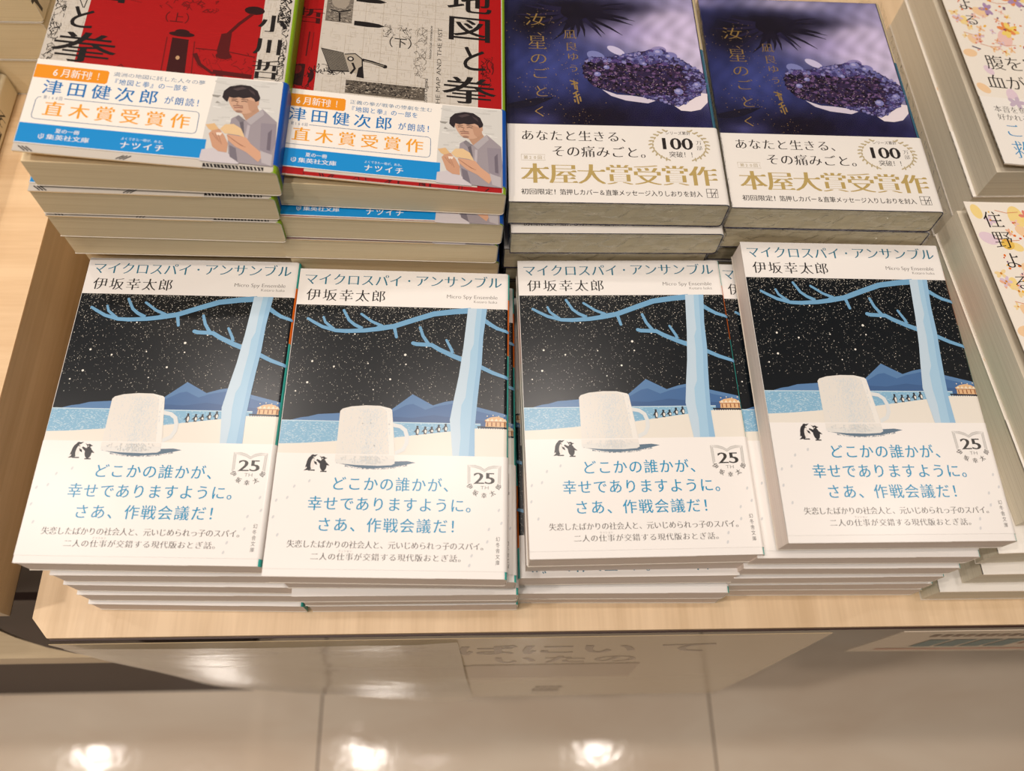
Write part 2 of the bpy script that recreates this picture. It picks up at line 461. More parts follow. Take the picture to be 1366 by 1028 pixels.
# ================================================================== ARTWORK
WHITE = (243, 240, 236)
TEAL, ORANGE, SNOW = (62, 186, 176), (240, 118, 24), (236, 231, 220)
SKYLINE_V = 80.6
def art_mug_cover():
    a = Art(); rnd = random.Random(3)
    a.rect(0.2, 20.4, 104.3, 97, (12, 19, 25), layer=0)
    # stars, thinning towards the horizon
    for _ in range(2300):
        v = 20.8 + rnd.random() ** 1.75 * 52; u = rnd.uniform(0.6, 103.8)
        r = rnd.choice([.10, .13, .13, .17, .17, .22]) * (1.1 if v < 45 else 0.95)
        q = rnd.random() * 1.5
        a.poly([(u + r * math.cos(q + k * 1.57), v + r * math.sin(q + k * 1.57)) for k in range(4)], rnd.choice([(235, 230, 214), (205, 200, 186), (160, 158, 150)]), layer=1)
    for (u, v, r) in [(55, 46.5, .62), (48.6, 59.5, .5), (9.8, 62, .55), (11, 51, .5), (21.5, 53.5, .45), (37.5, 51.5, .35), (55.6, 51.5, .38), (41, 65, .33), (4.8, 66.5, .38), (30, 36, .4), (65, 42, .42)]:
        a.ell(u, v, r, r, (245, 242, 232), 10, layer=1)
    # mountains
    a.poly([(0.2, 83), (3, 81.4), (8.6, 79.7), (12, 79.2), (16.5, 77.9), (25.7, 77.2), (50.3, 74.8), (59.7, 66.9), (66.7, 70.8), (69.4, 72.3), (75.1, 70.4), (78.8, 69.7), (92.1, 73.2), (104.3, 76.3), (104.3, 84), (0.2, 84)], (92, 132, 178), layer=2)
    a.poly([(40, 81), (50.3, 76.2), (57, 72.4), (60.2, 71.8), (66, 74.6), (71, 72.8), (78.8, 71.2), (92, 75.2), (104.3, 78), (104.3, 84), (40, 84)], (72, 110, 160), layer=3)
    a.poly([(44, 82), (52, 78.4), (60, 78.8), (70, 77.2), (82, 78.6), (104.3, 80.2), (104.3, 84), (44, 84)], (64, 98, 146), layer=4)
    # water
    a.rect(0.2, 81.2, 92, 94, (136, 184, 214), layer=5)
    for _ in range(650):
        u = rnd.uniform(0.5, 34) if rnd.random() < .7 else rnd.uniform(52, 80); v = rnd.uniform(81.6, 92)
        w = rnd.uniform(.3, .9); a.rect(u, v, u + w, v + .16, (206, 228, 238), layer=6)
    a.rect(0.2, 81.0, 92, 81.5, (196, 222, 236), layer=6)
    # snow
    a.poly([(0.2, 92.6), (10, 92.2), (25.9, 90.9), (40, 89.9), (52.2, 88.7), (63.4, 87.1), (77.8, 85.2), (90.2, 83.4), (104.3, 83.1), (104.3, 97), (0.2, 97)], SNOW, layer=7)
    # far penguins and carousel
    for k, (u, v, h) in enumerate([(62.8, 85, 4.2), (66.4, 84.9, 3.4), (69.4, 84.6, 2.8), (72.6, 83.8, 3.3), (75.8, 83.4, 3.6)]):
        a.ell(u, v + .3, .95, h / 2 - .3, (40, 44, 52), 12, layer=8); a.ell(u + .25, v + .5, .5, h / 2 - .8, (236, 232, 224), 10, layer=9)
        a.ell(u, v - h / 2 + .25, .55, .55, (40, 44, 52), 8, layer=9); a.line([(u - .7, v + h / 2), (u + .7, v + h / 2)], .3, (40, 44, 52), layer=9)
        a.line([(u - .9, v), (u - 1.5, v + .9)], .35, (40, 44, 52), layer=8)
    a.line([(90.5, 82.6), (104.2, 83.1)], .7, (40, 44, 56), layer=8)
    for k in range(12): a.line([(91 + k * 1.1, 82.4), (91 + k * 1.1 + .2, 83.6)], .4, (46, 48, 58), layer=9)
    a.poly([(94.2, 82.4), (94.4, 79.8), (93.8, 79.2), (96.5, 77.8), (99.5, 77.3), (102.2, 77.9), (104.2, 79.6), (103.8, 80.2), (104, 82.6)], (226, 186, 140), layer=9)
    for k in range(5): a.line([(95.2 + k * 2, 80.3), (95.2 + k * 2, 82.2)], .55, (150, 96, 66), layer=10)
    for k in range(5): a.poly([(94.2 + k * 2, 79.7), (95.4 + k * 2, 78.3), (96.2 + k * 2, 79.8)], (240, 224, 196), layer=10)
    a.line([(93.9, 79.9), (104.2, 80.1)], .35, (170, 110, 74), layer=10)
    for k in range(4): a.ell(95 + k * 2.7, 77.2 - .4 * (k % 2), .3, .3, (235, 225, 200), 8, layer=10)
    # tree
    BR = (116, 168, 206)
    def limb(p, w0, w1, lay=10):
        a.line(p, w0, BR, w1, layer=lay); a.ell(p[-1][0], p[-1][1], w1 / 2, w1 / 2, BR, 10, layer=lay)
        for q in p[1:-1]: a.ell(q[0], q[1], w0 * .44, w0 * .44, BR, 10, layer=lay)
    limb([(86, 21.6), (78, 22.4), (67.8, 24), (58.7, 27.4), (48.5, 31.4), (41, 32.6)], 3.1, 2.5)
    limb([(48.5, 31.4), (41, 33), (34.6, 34), (26, 34.6), (20.6, 34.4)], 2.6, 1.9)
    limb([(20.6, 34.4), (14, 32.5), (9.5, 30), (6.6, 28.2)], 1.9, 1.3)
    limb([(19.8, 33.8), (15.2, 30), (14.1, 27.2)], 1.5, 1.1); limb([(33.4, 33), (29.5, 31), (26.6, 28.6), (23.6, 23.2)], 1.8, 1.3)
    limb([(43, 31.4), (38, 29.2), (32.3, 25)], 1.6, 1.2); limb([(48.8, 31.6), (50.2, 37.2)], 1.7, 1.4)
    limb([(84, 49), (78, 46.6), (71, 43.2), (67.5, 41), (60, 40.7), (58.4, 40.2)], 2.5, 1.9); limb([(65.8, 40.4), (63, 36.2), (61.4, 31.6)], 1.7, 1.4)
    limb([(77.6, 45.2), (77.2, 43.4), (74.5, 38.2)], 1.7, 1.2); limb([(92, 26.4), (96, 29.3), (99.1, 31.2), (104.2, 33)], 2.3, 1.5); limb([(90, 51.4), (97.2, 55), (104.2, 57.6)], 2.2, 1.6)
    a.poly([(84.5, 20.4), (93.9, 20.4), (92.3, 36), (91.9, 50), (90.8, 62), (89.9, 74), (89.3, 84), (89.6, 97), (79.4, 97), (78.3, 86), (77.6, 79.5), (79.3, 68), (81.1, 57), (82.8, 42), (83.6, 32)], (168, 206, 232), layer=11)
    a.poly([(84.5, 20.4), (88.9, 20.4), (88.0, 32), (87.8, 40), (86.3, 44), (86.1, 52), (85.2, 60), (84.6, 68), (82.8, 72), (82.4, 80), (82.9, 88), (82.4, 97), (79.4, 97), (78.3, 86), (77.6, 79.5), (79.3, 68), (81.1, 57), (82.8, 42), (83.6, 32)], (196, 218, 234), layer=12)
    a.poly([(91.4, 20.4), (93.9, 20.4), (92.3, 36), (91.9, 50), (90.8, 62), (89.9, 74), (89.3, 84), (89.6, 97), (86.8, 97), (87.2, 84), (88.2, 66), (89.6, 52), (90.2, 38)], (150, 192, 224), layer=12)
    # mug
    mug_on(a, rnd, 97)
    # title band
    a.rect(0.2, 0.2, 104.3, 20.4, WHITE, layer=0)
    T = (38, 116, 142)
    a.row('マイクロスパイ', 2.2, 51.5, 2.6, 9.3, 'mm', T, layer=1)
    a.ell(54.6, 5.6, .55, .55, T, 10, layer=1)
    a.row('アンサンブル', 57.2, 101.2, 2.2, 8.8, 'mm', T, layer=1)
    a.row('伊坂幸太郎', 3.9, 43.9, 11.6, 18.2, 'mm', (44, 44, 46), fill=.9, layer=1)
    a.latin('Micro Spy Ensemble', 73.8, 99, 14.9, 2.2, 'm', (110, 106, 104), layer=1)
    a.latin('Kotaro Isaka', 87.3, 98.9, 17.2, 1.6, 'm', (120, 116, 112), layer=1)
    return a
def mug_on(a, rnd, vmax):
    body = [(26.6, 76.2), (27.6, 75), (31.5, 73.8), (38.2, 73.1), (44.9, 73.2), (49.8, 74.4), (50.6, 75.2), (53.4, 101.2), (52, 102), (46, 102.4), (36, 102.2), (28, 101.6), (26.4, 100.8)]
    out = [(50.6, 82.4), (54.9, 83.2), (57.2, 85), (58.3, 88.2), (58.2, 91.4), (56.8, 94.4), (52.6, 96.6)]
    def cutv(pl): return [(u, min(v, vmax)) for u, v in pl]
    if vmax < 100:
        a.line(cutv(out), 1.9, (226, 230, 230), layer=11)
        a.poly(cutv(body), (232, 229, 222), layer=12)
        lo, hi = 74.5, vmax - .3
    else:
        lo, hi = 97.6, 101.4
    for _ in range(900 if vmax < 100 else 160):
        t = rnd.random(); v = rnd.uniform(lo, hi)
        if t < .75: u = 39 + abs(rnd.gauss(0, 4.2)) * (1 if rnd.random() < .8 else -.5)
        else: u = rnd.uniform(28.5, 50)
        u = min(u, 50); l = rnd.uniform(.3, .9)
        a.rect(u, v, u + .3, v + l if v + l < hi + .3 else hi + .3, rnd.choice([(220, 224, 224), (224, 226, 224), (212, 220, 224)]), layer=13)
    if vmax < 100: a.poly([(44.9, 73.2), (49.8, 74.4), (50.6, 75.2), (52.9, 97), (50.6, 97), (48.3, 76)], (240, 238, 232), layer=13)

def art_mug_band():
    a = Art(); rnd = random.Random(5)
    V0 = 97.3
    a.poly([(26.7, 101.3), (36, 103.2), (42.1, 103.8), (52.1, 103), (58, 101.8), (62.9, 100.6), (59, 99.9), (53.1, 100.2), (40, 100)], (96, 120, 140), layer=0)
    for _ in range(160):
        u = rnd.uniform(31, 59); v = 103.7 - ((u - 43) / 19) ** 2 * 2.8 + rnd.uniform(-.3, .3); a.rect(u, v, u + .25, v + .25, (96, 120, 140), layer=0)
    a.poly([(26.3, V0 + .05), (53, V0 + .05), (53.4, 101.2), (52, 102), (46, 102.4), (36, 102.2), (28, 101.6), (26.4, 100.8)], (230, 230, 226), layer=1)
    a.poly([(26.3, V0 + .05), (53, V0 + .05), (53.2, 99.2), (26.3, 99.6)], (236, 233, 227), layer=2)
    mug_on(a, rnd, 102)
    K = (44, 44, 48)
    PW = (238, 234, 228)
    a.ell(15.5, 101.5, 1.75, 3.3, K, 20, .14, layer=1); a.ell(16.3, 98.5, 1.0, .95, K, 14, layer=1); a.poly([(16.8, 97.8), (18.5, 97.5), (17, 98.9)], K, layer=1)
    a.poly([(14.6, 99.6), (13.6, 102.4), (13.3, 104), (14.6, 102.6)], K, layer=1); a.poly([(14.6, 103.6), (12.8, 105.2), (15.6, 104.9)], K, layer=1); a.line([(14.8, 105), (17.8, 105)], .55, K, layer=1)
    a.ell(16.5, 101.9, .85, 2.5, PW, 16, .08, layer=2); a.ell(16.9, 98.9, .35, .3, PW, 8, layer=2); a.poly([(16.9, 100.6), (18.2, 101.2), (18.6, 102.6), (17.4, 101.9)], K, layer=3)
    a.ell(21.3, 102.5, 1.55, 2.8, K, 20, -.1, layer=1); a.ell(21.1, 99.3, .95, .85, K, 14, layer=1); a.poly([(20.6, 98.8), (19.2, 98.2), (20.4, 99.5)], K, layer=1); a.poly([(21.6, 98.9), (22.9, 99.2), (21.8, 99.8)], K, layer=1)
    a.poly([(20.6, 100.8), (18.4, 99.7), (18, 100.3), (20, 102.2)], K, layer=1); a.poly([(22.3, 100.9), (24.2, 102.7), (22.6, 102.6)], K, layer=1); a.line([(20.3, 105.5), (23.1, 105.5)], .55, K, layer=1); a.ell(20.8, 99.5, .3, .25, PW, 8, layer=2)
    B = (26, 148, 194)
    a.row('どこかの誰かが、', 25.3, 82.6, 107.9, 114.2, 'gb', B, fill=.92)
    a.row('幸せでありますように。', 15.8, 92.8, 117.1, 123.4, 'gb', B, fill=.92)
    a.row('さあ、作戦会議だ！', 20.6, 86, 126.6, 132.8, 'gb', B, fill=.9)
    G = (78, 74, 72)
    a.row('失恋したばかりの社会人と、元いじめられっ子のスパイ。', 9, 96.5, 136.7, 140.0, 'mm', G, fill=1.0)
    a.row('二人の仕事が交錯する現代版おとぎ話。', 19.6, 87, 142.1, 145.2, 'mm', G, fill=.92)
    a.row('ミッション', 31.5, 37.5, 140.6, 141.6, 'g', (150, 146, 142), fill=.95)
    a.column('幻冬舎文庫', 100.7, 133.6, 146.5, 1.9, 'g', (80, 78, 78), fill=.85)
    # anniversary emblem: open book, number, arc of characters
    LG = (196, 194, 190)
    outl = [(86.9, 110.2), (86.6, 101.2), (90, 101.3), (92.4, 102), (94.2, 103.2), (96, 102), (98.4, 101.4), (101.7, 101.5), (101.5, 110.4)]
    inn = [(87.8, 109.2), (87.6, 102.1), (90, 102.3), (92.4, 103.1), (94.2, 104.2), (96, 103.1), (98.4, 102.4), (100.7, 102.5), (100.5, 109.4)]
    for pl in (outl, inn): a.line(pl, .32, LG)
    a.line([((p[0] + q[0]) / 2, (p[1] + q[1]) / 2) for p, q in zip(outl, inn)], .7, (216, 214, 210))
    a.latin('25', 89.3, 99.0, 110.0, 5.6, 'mb', (66, 64, 62), layer=1)
    a.latin('TH', 92.6, 96.2, 112.5, 1.7, 'gl', (120, 118, 116), layer=1)
    for ch, u, v, rot in [('伊', 87.7, 111.2, 1.0), ('坂', 90.3, 114.2, .5), ('幸', 94.2, 115.4, 0), ('太', 98, 114.3, -.5), ('郎', 100.7, 111.3, -1.0)]:
        a.glyph(ch, 'k', u, v, 2.5, 2.6, (70, 68, 66), rot, layer=1)
    for u, v in [(15.9, 110), (9.5, 112.6), (7, 117.8), (2.3, 119.1), (1.8, 126.6), (102.2, 127.8), (96.7, 130.6), (96.1, 136.1), (89.4, 142.3), (88.5, 146.5), (4.6, 134.5), (101, 122)]:
        a.ell(u, v, .5, .85, (214, 216, 218), 8, .4)
    pass
    return a

REDC, CLOTH, INK = (168, 10, 14), (204, 197, 186), (26, 22, 22)
def weave(a, u0, v0, u1, v1, rnd, n=700):
    for _ in range(n):
        u = rnd.uniform(u0, u1); v = rnd.uniform(v0, v1)
        if rnd.random() < .5: a.rect(u, v, u + .16, min(v + rnd.uniform(1, 4), v1), rnd.choice([(186, 176, 160), (214, 206, 190), (176, 166, 150)]), layer=1)
        else: a.rect(u, v, min(u + rnd.uniform(1, 4), u1), v + .16, rnd.choice([(186, 176, 160), (214, 206, 190), (178, 168, 152)]), layer=1)
def scribble(a, u0, v0, u1, v1, n, rnd, w=.35, col=INK, layer=3):
    for _ in range(n):
        u, v = rnd.uniform(u0, u1), rnd.uniform(v0, v1); p = [(u, v)]
        for k in range(3):
            u = min(max(u + rnd.uniform(-2, 2), u0), u1); v = min(max(v + rnd.uniform(-2.4, 2.4), v0), v1); p.append((u, v))
        a.line(p, w * rnd.uniform(.5, 1.3), col, layer=layer)
def art_fist_first():
    a = Art(); rnd = random.Random(11)
    a.rect(0.2, 30, 103.5, 152, CLOTH, layer=0); weave(a, 0.4, 45, 14, 112, rnd, 420); weave(a, 90, 45, 102.4, 112, rnd, 420)
    a.rect(14.4, 30, 90, 106, REDC, layer=2)
    for _ in range(500):
        u = rnd.uniform(15, 89); v = rnd.uniform(50, 105); a.rect(u, v, min(u + rnd.uniform(1, 5), 89.8), v + .14, rnd.choice([(166, 12, 16), (186, 20, 22)]), layer=3)
    a.row('図', 4, 30, 52, 66, 'k', INK, layer=5)
    a.row('と', 5.5, 19.5, 70, 84, 'k', INK, layer=5); a.row('拳', 2.6, 30, 86, 103, 'k', INK, layer=5)
    D = (116, 8, 10); D2 = (84, 8, 10)
    a.row('（上）', 43, 62, 68, 74, 'g', (92, 6, 8), layer=4)
    a.line([(30, 60), (36, 61)], .3, D, layer=4); a.line([(30, 63), (36, 64)], .3, D, layer=4); scribble(a, 44, 56, 70, 66, 26, rnd, .5, D, 4)
    # artillery shell and machine silhouettes
    a.poly([(52.2, 83), (59.4, 83.4), (60.6, 106), (52.6, 106)], (58, 8, 10), layer=4); a.ell(56, 80.6, 5.6, 1.5, (48, 8, 10), 20, layer=5); a.ell(56, 79.2, 3.2, 1.6, (48, 8, 10), 16, layer=5)
    a.line([(50, 83), (50.4, 106)], .5, D, layer=4); a.line([(62, 84), (63.4, 106)], .5, D, layer=4); a.ell(56.2, 94.5, .9, 1.2, (190, 150, 110), 8, layer=6)
    a.line([(87, 62), (80, 71), (75.4, 78.5)], 1.6, D2, layer=4); a.poly([(73, 78), (77.5, 76.5), (77.6, 88), (79, 91), (73, 91.5), (72.2, 88)], D2, layer=4); a.ell(75.6, 91, 3.6, 1.8, D2, 14, layer=4)
    a.ell(86, 62, 4.6, 2.6, (40, 10, 12), 14, layer=4)
    a.line([(63, 88), (76, 88), (89, 90)], .45, D2, layer=4); a.line([(63, 91), (66, 97), (72, 101.5)], 2.2, D2, 1.2, layer=4); a.line([(72, 100.5), (89, 101.5)], 2.4, D2, layer=4); a.line([(75, 101), (75.5, 106)], 3.2, D2, layer=4)
    scribble(a, 64, 88, 89, 105, 26, rnd, .35, D, 4); a.line([(30, 105.5), (33.5, 101.5), (37, 105.5)], .6, D2, layer=4)
    scribble(a, 0.6, 60, 5, 105, 60, rnd, .3); scribble(a, 97, 45, 102.4, 70, 60, rnd, .5); scribble(a, 99.5, 70, 102.4, 104, 40, rnd, .35); a.line([(6, 58), (12, 71)], .4, INK, layer=4); a.line([(13.5, 58), (12.4, 71)], .4, INK, layer=4)
    a.row('小', 88, 101.5, 64, 74.5, 'mb', INK, layer=5); a.row('川', 87.5, 101, 78, 88, 'mb', INK, layer=5); a.row('哲', 88, 101, 91.2, 102.4, 'mb', INK, layer=5)
    for k in range(3): a.line([(2 + k * 1.4, 149.8), (5 + k * 1.4, 152)], .5, INK, layer=3); a.line([(40 + k * 1.4, 151.9), (43 + k * 1.4, 149.8)], .5, INK, layer=3)
    a.rect(74.5, 150, 99.5, 151.9, INK, layer=2)
    for k in range(16): a.line([(75.5 + k * 1.5, 150.2), (76.3 + k * 1.5, 151.8)], rnd.uniform(.2, .7), CLOTH, layer=3)
    return a
def art_fist_second():
    a = Art(); rnd = random.Random(12)
    a.rect(0.2, 10, 103.5, 152, CLOTH, layer=0); weave(a, 15, 20, 91, 106, rnd, 1900)
    for k in range(9): a.line([(18 + k * 8.6, 22), (18 + k * 8.6, 106)], .16, (170, 158, 140), layer=1)
    for k in range(9): a.line([(15, 30 + k * 9), (91, 30 + k * 9)], .16, (170, 158, 140), layer=1)
    a.rect(0.2, 10, 14.6, 152, REDC, layer=2); a.rect(91.6, 10, 103, 152, REDC, layer=2); a.rect(0.2, 149.8, 103, 151.9, REDC, layer=2)
    D = (92, 8, 12)
    a.glyph('地', 'k', 86.5, 34, 23, 17, INK, layer=5); a.row('図', 74.6, 98.6, 44.5, 61, 'k', INK, layer=5); a.row('と', 81, 97, 64, 81, 'k', INK, layer=5); a.row('拳', 73.5, 100, 85, 101.5, 'k', INK, layer=5)
    a.row('（下）', 43, 63, 63.5, 70, 'g', INK, layer=4)
    a.row('哲', 0.6, 15.6, 50, 60.5, 'mb', (60, 8, 10), layer=4); a.line([(9.5, 66), (9.2, 82)], .7, D, layer=4); a.line([(11.5, 66), (11.4, 78)], .3, D, layer=4)
    a.ell(8, 94, 6, 7, (54, 10, 12), 18, .2, layer=3); a.ell(6, 91, 2, 3, (110, 16, 16), 10, .3, layer=4); scribble(a, 2.5, 88, 13.5, 104, 18, rnd, .5, (30, 10, 10), 4)
    # engraved portrait fragment
    a.rect(16, 36, 28.8, 57.4, (120, 112, 102), layer=3)
    for _ in range(240):
        u = rnd.uniform(16.2, 28); v = rnd.uniform(36.2, 57); a.line([(u, v), (u + rnd.uniform(.4, 1.6), v + rnd.uniform(-.6, .8))], .22, rnd.choice([INK, (70, 64, 58), (170, 160, 146), (190, 180, 164)]), layer=4)
    a.ell(22.5, 43, 4.4, 5.2, (158, 148, 134), 14, layer=4); a.line([(18, 49.5), (22, 50.6), (27.8, 48.4)], .8, INK, layer=5); a.line([(22.5, 51), (23, 57)], .8, INK, layer=5)
    for v in (40.4, 57): a.poly([(30, v - 1.7), (36, v - 1.8), (42, v - 1.2), (45, v), (42, v + 1.2), (36, v + 1.5), (30, v + 1.3)], INK, layer=4)
    # tank turret engraving
    a.poly([(15.6, 75.5), (26.4, 77), (30, 89), (21, 90)], (58, 54, 50), layer=3)
    for k in range(20): a.line([(16.4 + k * .52, 76.3 + k * .05), (21.4 + k * .44, 89 - k * .04)], .16, (150, 142, 128), layer=4)
    a.poly([(26.6, 78), (32, 77), (35.4, 80), (36.2, 89), (30.4, 89.4)], (172, 162, 146), layer=3); a.line([(27, 78), (32, 77), (35.4, 80), (36.2, 89)], .6, INK, layer=4); a.ell(30, 80.6, 1.6, 1.6, INK, 12, layer=4); a.ell(30, 80.6, .9, .9, CLOTH, 10, layer=5)
    a.line([(31, 83), (32.4, 86.5), (30.6, 90)], 1.1, INK, layer=4); a.poly([(34, 86), (36, 84), (37, 92), (33.4, 91.6)], INK, layer=4)
    a.line([(35.6, 80.4), (40, 81.2), (46.6, 83.2)], 1.7, INK, layer=4); a.line([(36.4, 80.8), (46, 83)], .5, (150, 142, 128), layer=5); a.ell(46.4, 83.2, 1.2, 1.2, INK, 8, layer=4)
    scribble(a, 13.5, 86, 28, 92, 26, rnd, .35)
    a.rect(28.8, 94, 66, 102, (96, 88, 78), layer=3)
    for _ in range(320):
        u = rnd.uniform(29, 64); v = rnd.uniform(94.2, 101.6); a.line([(u, v), (u + rnd.uniform(-.8, 1.6), v + rnd.uniform(-.6, .6))], rnd.uniform(.2, .7), rnd.choice([INK, INK, (60, 54, 48), (176, 166, 150), (140, 130, 116)]), layer=4)
    scribble(a, 44.5, 55, 58, 63.5, 30, rnd, .22, (70, 64, 58)); scribble(a, 60, 55, 66, 88, 50, rnd, .2, (90, 82, 74)); scribble(a, 93, 70, 99, 92, 24, rnd, .4, (70, 8, 10), 4)
    a.latin('THE MAP AND THE FIST', 54, 106, 73.3, 2.2, 'gl', INK, rot=1, layer=4)
    a.latin('Satoshi Ogawa', 88, 106, 67.2, 1.9, 'g', INK, rot=1, layer=4); a.latin('historical romance', 53, 75, 68.4, 1.3, 'g', INK, rot=1, layer=4)
    for k in range(20):
        u = rnd.uniform(14, 100); a.line([(u, 151.8), (u + rnd.uniform(-1, 2), 150)], rnd.uniform(.3, .9), (70, 8, 10), layer=3)
    return a
def art_summer_band(second=False):
    a = Art(); OR, BL, LT = (238, 150, 30), (10, 142, 214), (16, 116, 186)
    V = 103.6
    a.poly([(0.2, V + 2.6), (29, V + 2.6), (29.8, V + 3.4), (29.8, V + 9.2), (29, V + 10), (0.2, V + 10)], OR, layer=0)
    a.row('6月新刊', 6.5, 22.6, V + 4.1, V + 8.7, 'gb', WHITE, layer=1); a.row('！！', 22, 28, V + 4.1, V + 8.7, 'gb', WHITE, layer=1)
    s1 = '正義の拳が戦争の惨劇を生む' if second else '満洲の地図に託した人々の夢'
    a.row(s1, 31.5, 70, V + 2.8, V + 5.2, 'g', (110, 140, 170)); a.row('『地図と拳』の一部を', 31, 63.5, V + 6.5, V + 9.7, 'gb', (60, 130, 190), fill=.9)
    a.row('津田健次郎', 4, 52.6, V + 11, V + 18.6, 'gb', LT, fill=.82); a.row('が朗読！', 54, 71.5, V + 13.4, V + 17.6, 'gb', LT, fill=.85)
    a.line([(14.6, V + 20.2), (68.4, V + 20.2), (69.6, V + 21), (69.8, V + 22.4), (69.8, V + 30), (69.4, V + 31.4), (68.2, V + 32), (5.4, V + 32), (4.2, V + 31.4), (3.8, V + 30), (3.8, V + 22), (4.4, V + 20.6), (5.6, V + 20.2)], .28, (70, 110, 150))
    a.row('第168回', 6.4, 14, V + 19.3, V + 21.2, 'g', (90, 110, 140))
    a.row('直木賞受賞作', 6.4, 67.4, V + 22.4, V + 30, 'k', (240, 164, 44), fill=.8)
    a.rect(0.2, V + 34.4, 74.5, V + 44.4, BL, layer=0)
    a.row('夏の一冊', 14.5, 24, V + 36.2, V + 38.4, 'gb', WHITE, layer=1); a.row('集英社文庫', 11.6, 28.4, V + 39.4, V + 42, 'gb', WHITE, layer=1)
    a.line([(8.8, V + 39.8), (8.8, V + 41.2), (9.6, V + 42), (10.6, V + 41.2), (10.6, V + 39.6), (9.4, V + 39.6)], .3, WHITE, layer=1); a.latin('S', 9.3, 10.2, V + 41.4, 1.4, 'g', WHITE, layer=1)
    a.row('ナツイチ', 40, 58.5, V + 39.4, V + 43, 'k', WHITE, fill=.85, layer=1); a.row('よくできた一冊が、ある。', 40.4, 58, V + 37.2, V + 38.6, 'g', (226, 240, 250), layer=1)
    # printed picture of a person reading
    dv = 0.0
    def P(pts, col, lay=1): a.poly([(u, v + dv) for u, v in pts], col, layer=lay)
    a.poly([(74.6, V + .1), (103.2, V + .1), (103.2, V + 44.6), (72.6, V + 44.6), (73, 130)], (214, 213, 208), layer=0)
    rnd = random.Random(4)
    for _ in range(60):
        u = rnd.uniform(74, 98); v = rnd.uniform(V + 1, V + 27); a.line([(u, v), (u + rnd.uniform(2, 5), v + rnd.uniform(-.5, .5))], rnd.uniform(.2, .9), rnd.choice([(228, 227, 222), (200, 199, 194), (206, 206, 200)]), layer=1)
    P([(73.7, 113.6), (77.5, 113.7), (76.3, 115), (74, 114.6)], (150, 148, 142)); P([(75.5, 118), (78.4, 118.3), (76.2, 116.8)], (158, 156, 150))
    P([(73.2, 143.4), (77.5, 142.2), (84.2, 144.4), (89.1, 148), (89, 149.5), (77.2, 149.5), (72.8, 149.2)], (206, 200, 204), 2)
    P([(83.3, 125.8), (86.1, 123.6), (89.5, 126.3), (95.8, 119.3), (99.2, 122.6), (102.7, 126), (103.2, 137.5), (103.2, 149.5), (89.1, 149), (84.2, 144.4), (82.8, 133.8)], (158, 150, 156), 2)
    P([(96, 127), (102.7, 127), (103.2, 137.5), (101.4, 144), (97, 141)], (146, 138, 148), 3); P([(99.5, 132), (101, 130), (101.4, 141.5), (99.8, 141)], (112, 104, 116), 4)
    P([(86.5, 126), (88.6, 127), (89.6, 133.5), (88.2, 131.8)], (104, 98, 106), 3); P([(90.4, 128.5), (91.6, 128.8), (91.4, 136), (90.2, 135.4)], (186, 178, 184), 3)
    P([(87.5, 122.8), (91.9, 121), (93.7, 118.9), (95, 121.3), (91.4, 125.4), (89.5, 126.3)], (186, 146, 120), 3)
    P([(89.5, 126.3), (95.8, 119.3), (96.9, 122.3), (91.8, 128.5)], (178, 172, 176), 4); P([(86.1, 123.6), (84.9, 125.2), (87, 127.6), (89.5, 126.3)], (132, 126, 132), 4)
    P([(80.5, 115.2), (81.4, 112.6), (90.1, 112.6), (92.9, 114.5), (93.7, 118.9), (91.5, 121.7), (89.2, 122.7), (87.5, 122.8), (83.8, 121.4), (81.9, 118.5)], (206, 166, 140), 5)
    P([(88.6, 114.6), (92.9, 115.8), (93.6, 118.9), (91.5, 121.7), (90, 120)], (190, 148, 122), 6); P([(92.6, 114.6), (93.8, 114.8), (94, 117.2), (92.9, 118.4)], (198, 154, 128), 6)
    P([(78.1, 114.6), (78.4, 111.1), (80.6, 108.3), (85.1, 106.9), (89.3, 107.1), (92.7, 109.6), (94.2, 113.4), (93.8, 115), (92.4, 115.8), (91.6, 114.2), (90.1, 113.4), (87, 114.4), (85.1, 113.9), (83, 114.6), (81, 114.2), (80.5, 117), (79.2, 116)], (44, 36, 40), 7)
    P([(82, 109.6), (86, 108), (88, 108.6), (84, 110.4)], (78, 66, 68), 8); P([(88.6, 108.8), (91.2, 110.2), (92, 112.4), (89.8, 110.6)], (72, 60, 62), 8)
    for p in ([(82.2, 116.3), (83.4, 116), (84.8, 116.4)], [(86.4, 116.2), (87.6, 115.8), (89, 116.2)]): a.line(p, .34, (70, 50, 44), layer=8)
    for p in ([(82, 115.3), (84.6, 115.1)], [(86.2, 114.9), (89.2, 115)]): a.line(p, .36, (96, 70, 60), layer=8)
    a.line([(85.2, 116.2), (84.6, 118), (85.6, 118.2)], .3, (160, 116, 94), layer=8); a.line([(83.7, 119.9), (85.4, 119.6), (87.6, 119.6)], .42, (140, 84, 76), layer=8)
    a.line([(83.2, 118.9), (85, 118.6), (87.4, 118.7)], .5, (140, 106, 90), layer=7); a.ell(86, 121.7, 1.6, .7, (160, 124, 106), 10, layer=6)
    P([(73.1, 130.2), (76.7, 129.1), (78.8, 131.9), (76.2, 133.3), (74.6, 132.4)], (222, 184, 134), 5); P([(79.3, 131.9), (81.2, 129.2), (84.7, 128.7), (88, 130.8), (90.1, 135.4), (87.4, 134.5), (81.4, 134)], (228, 196, 150), 5)
    P([(75, 134.8), (76.2, 133.1), (79.1, 131.9), (81.5, 135.2), (83.5, 139.2), (83.6, 144), (80.1, 143.7), (77.4, 141.7)], (204, 156, 126), 6)
    P([(78, 134), (80.6, 133.8), (80, 135.4), (78.4, 135.4)], (238, 224, 210), 7)
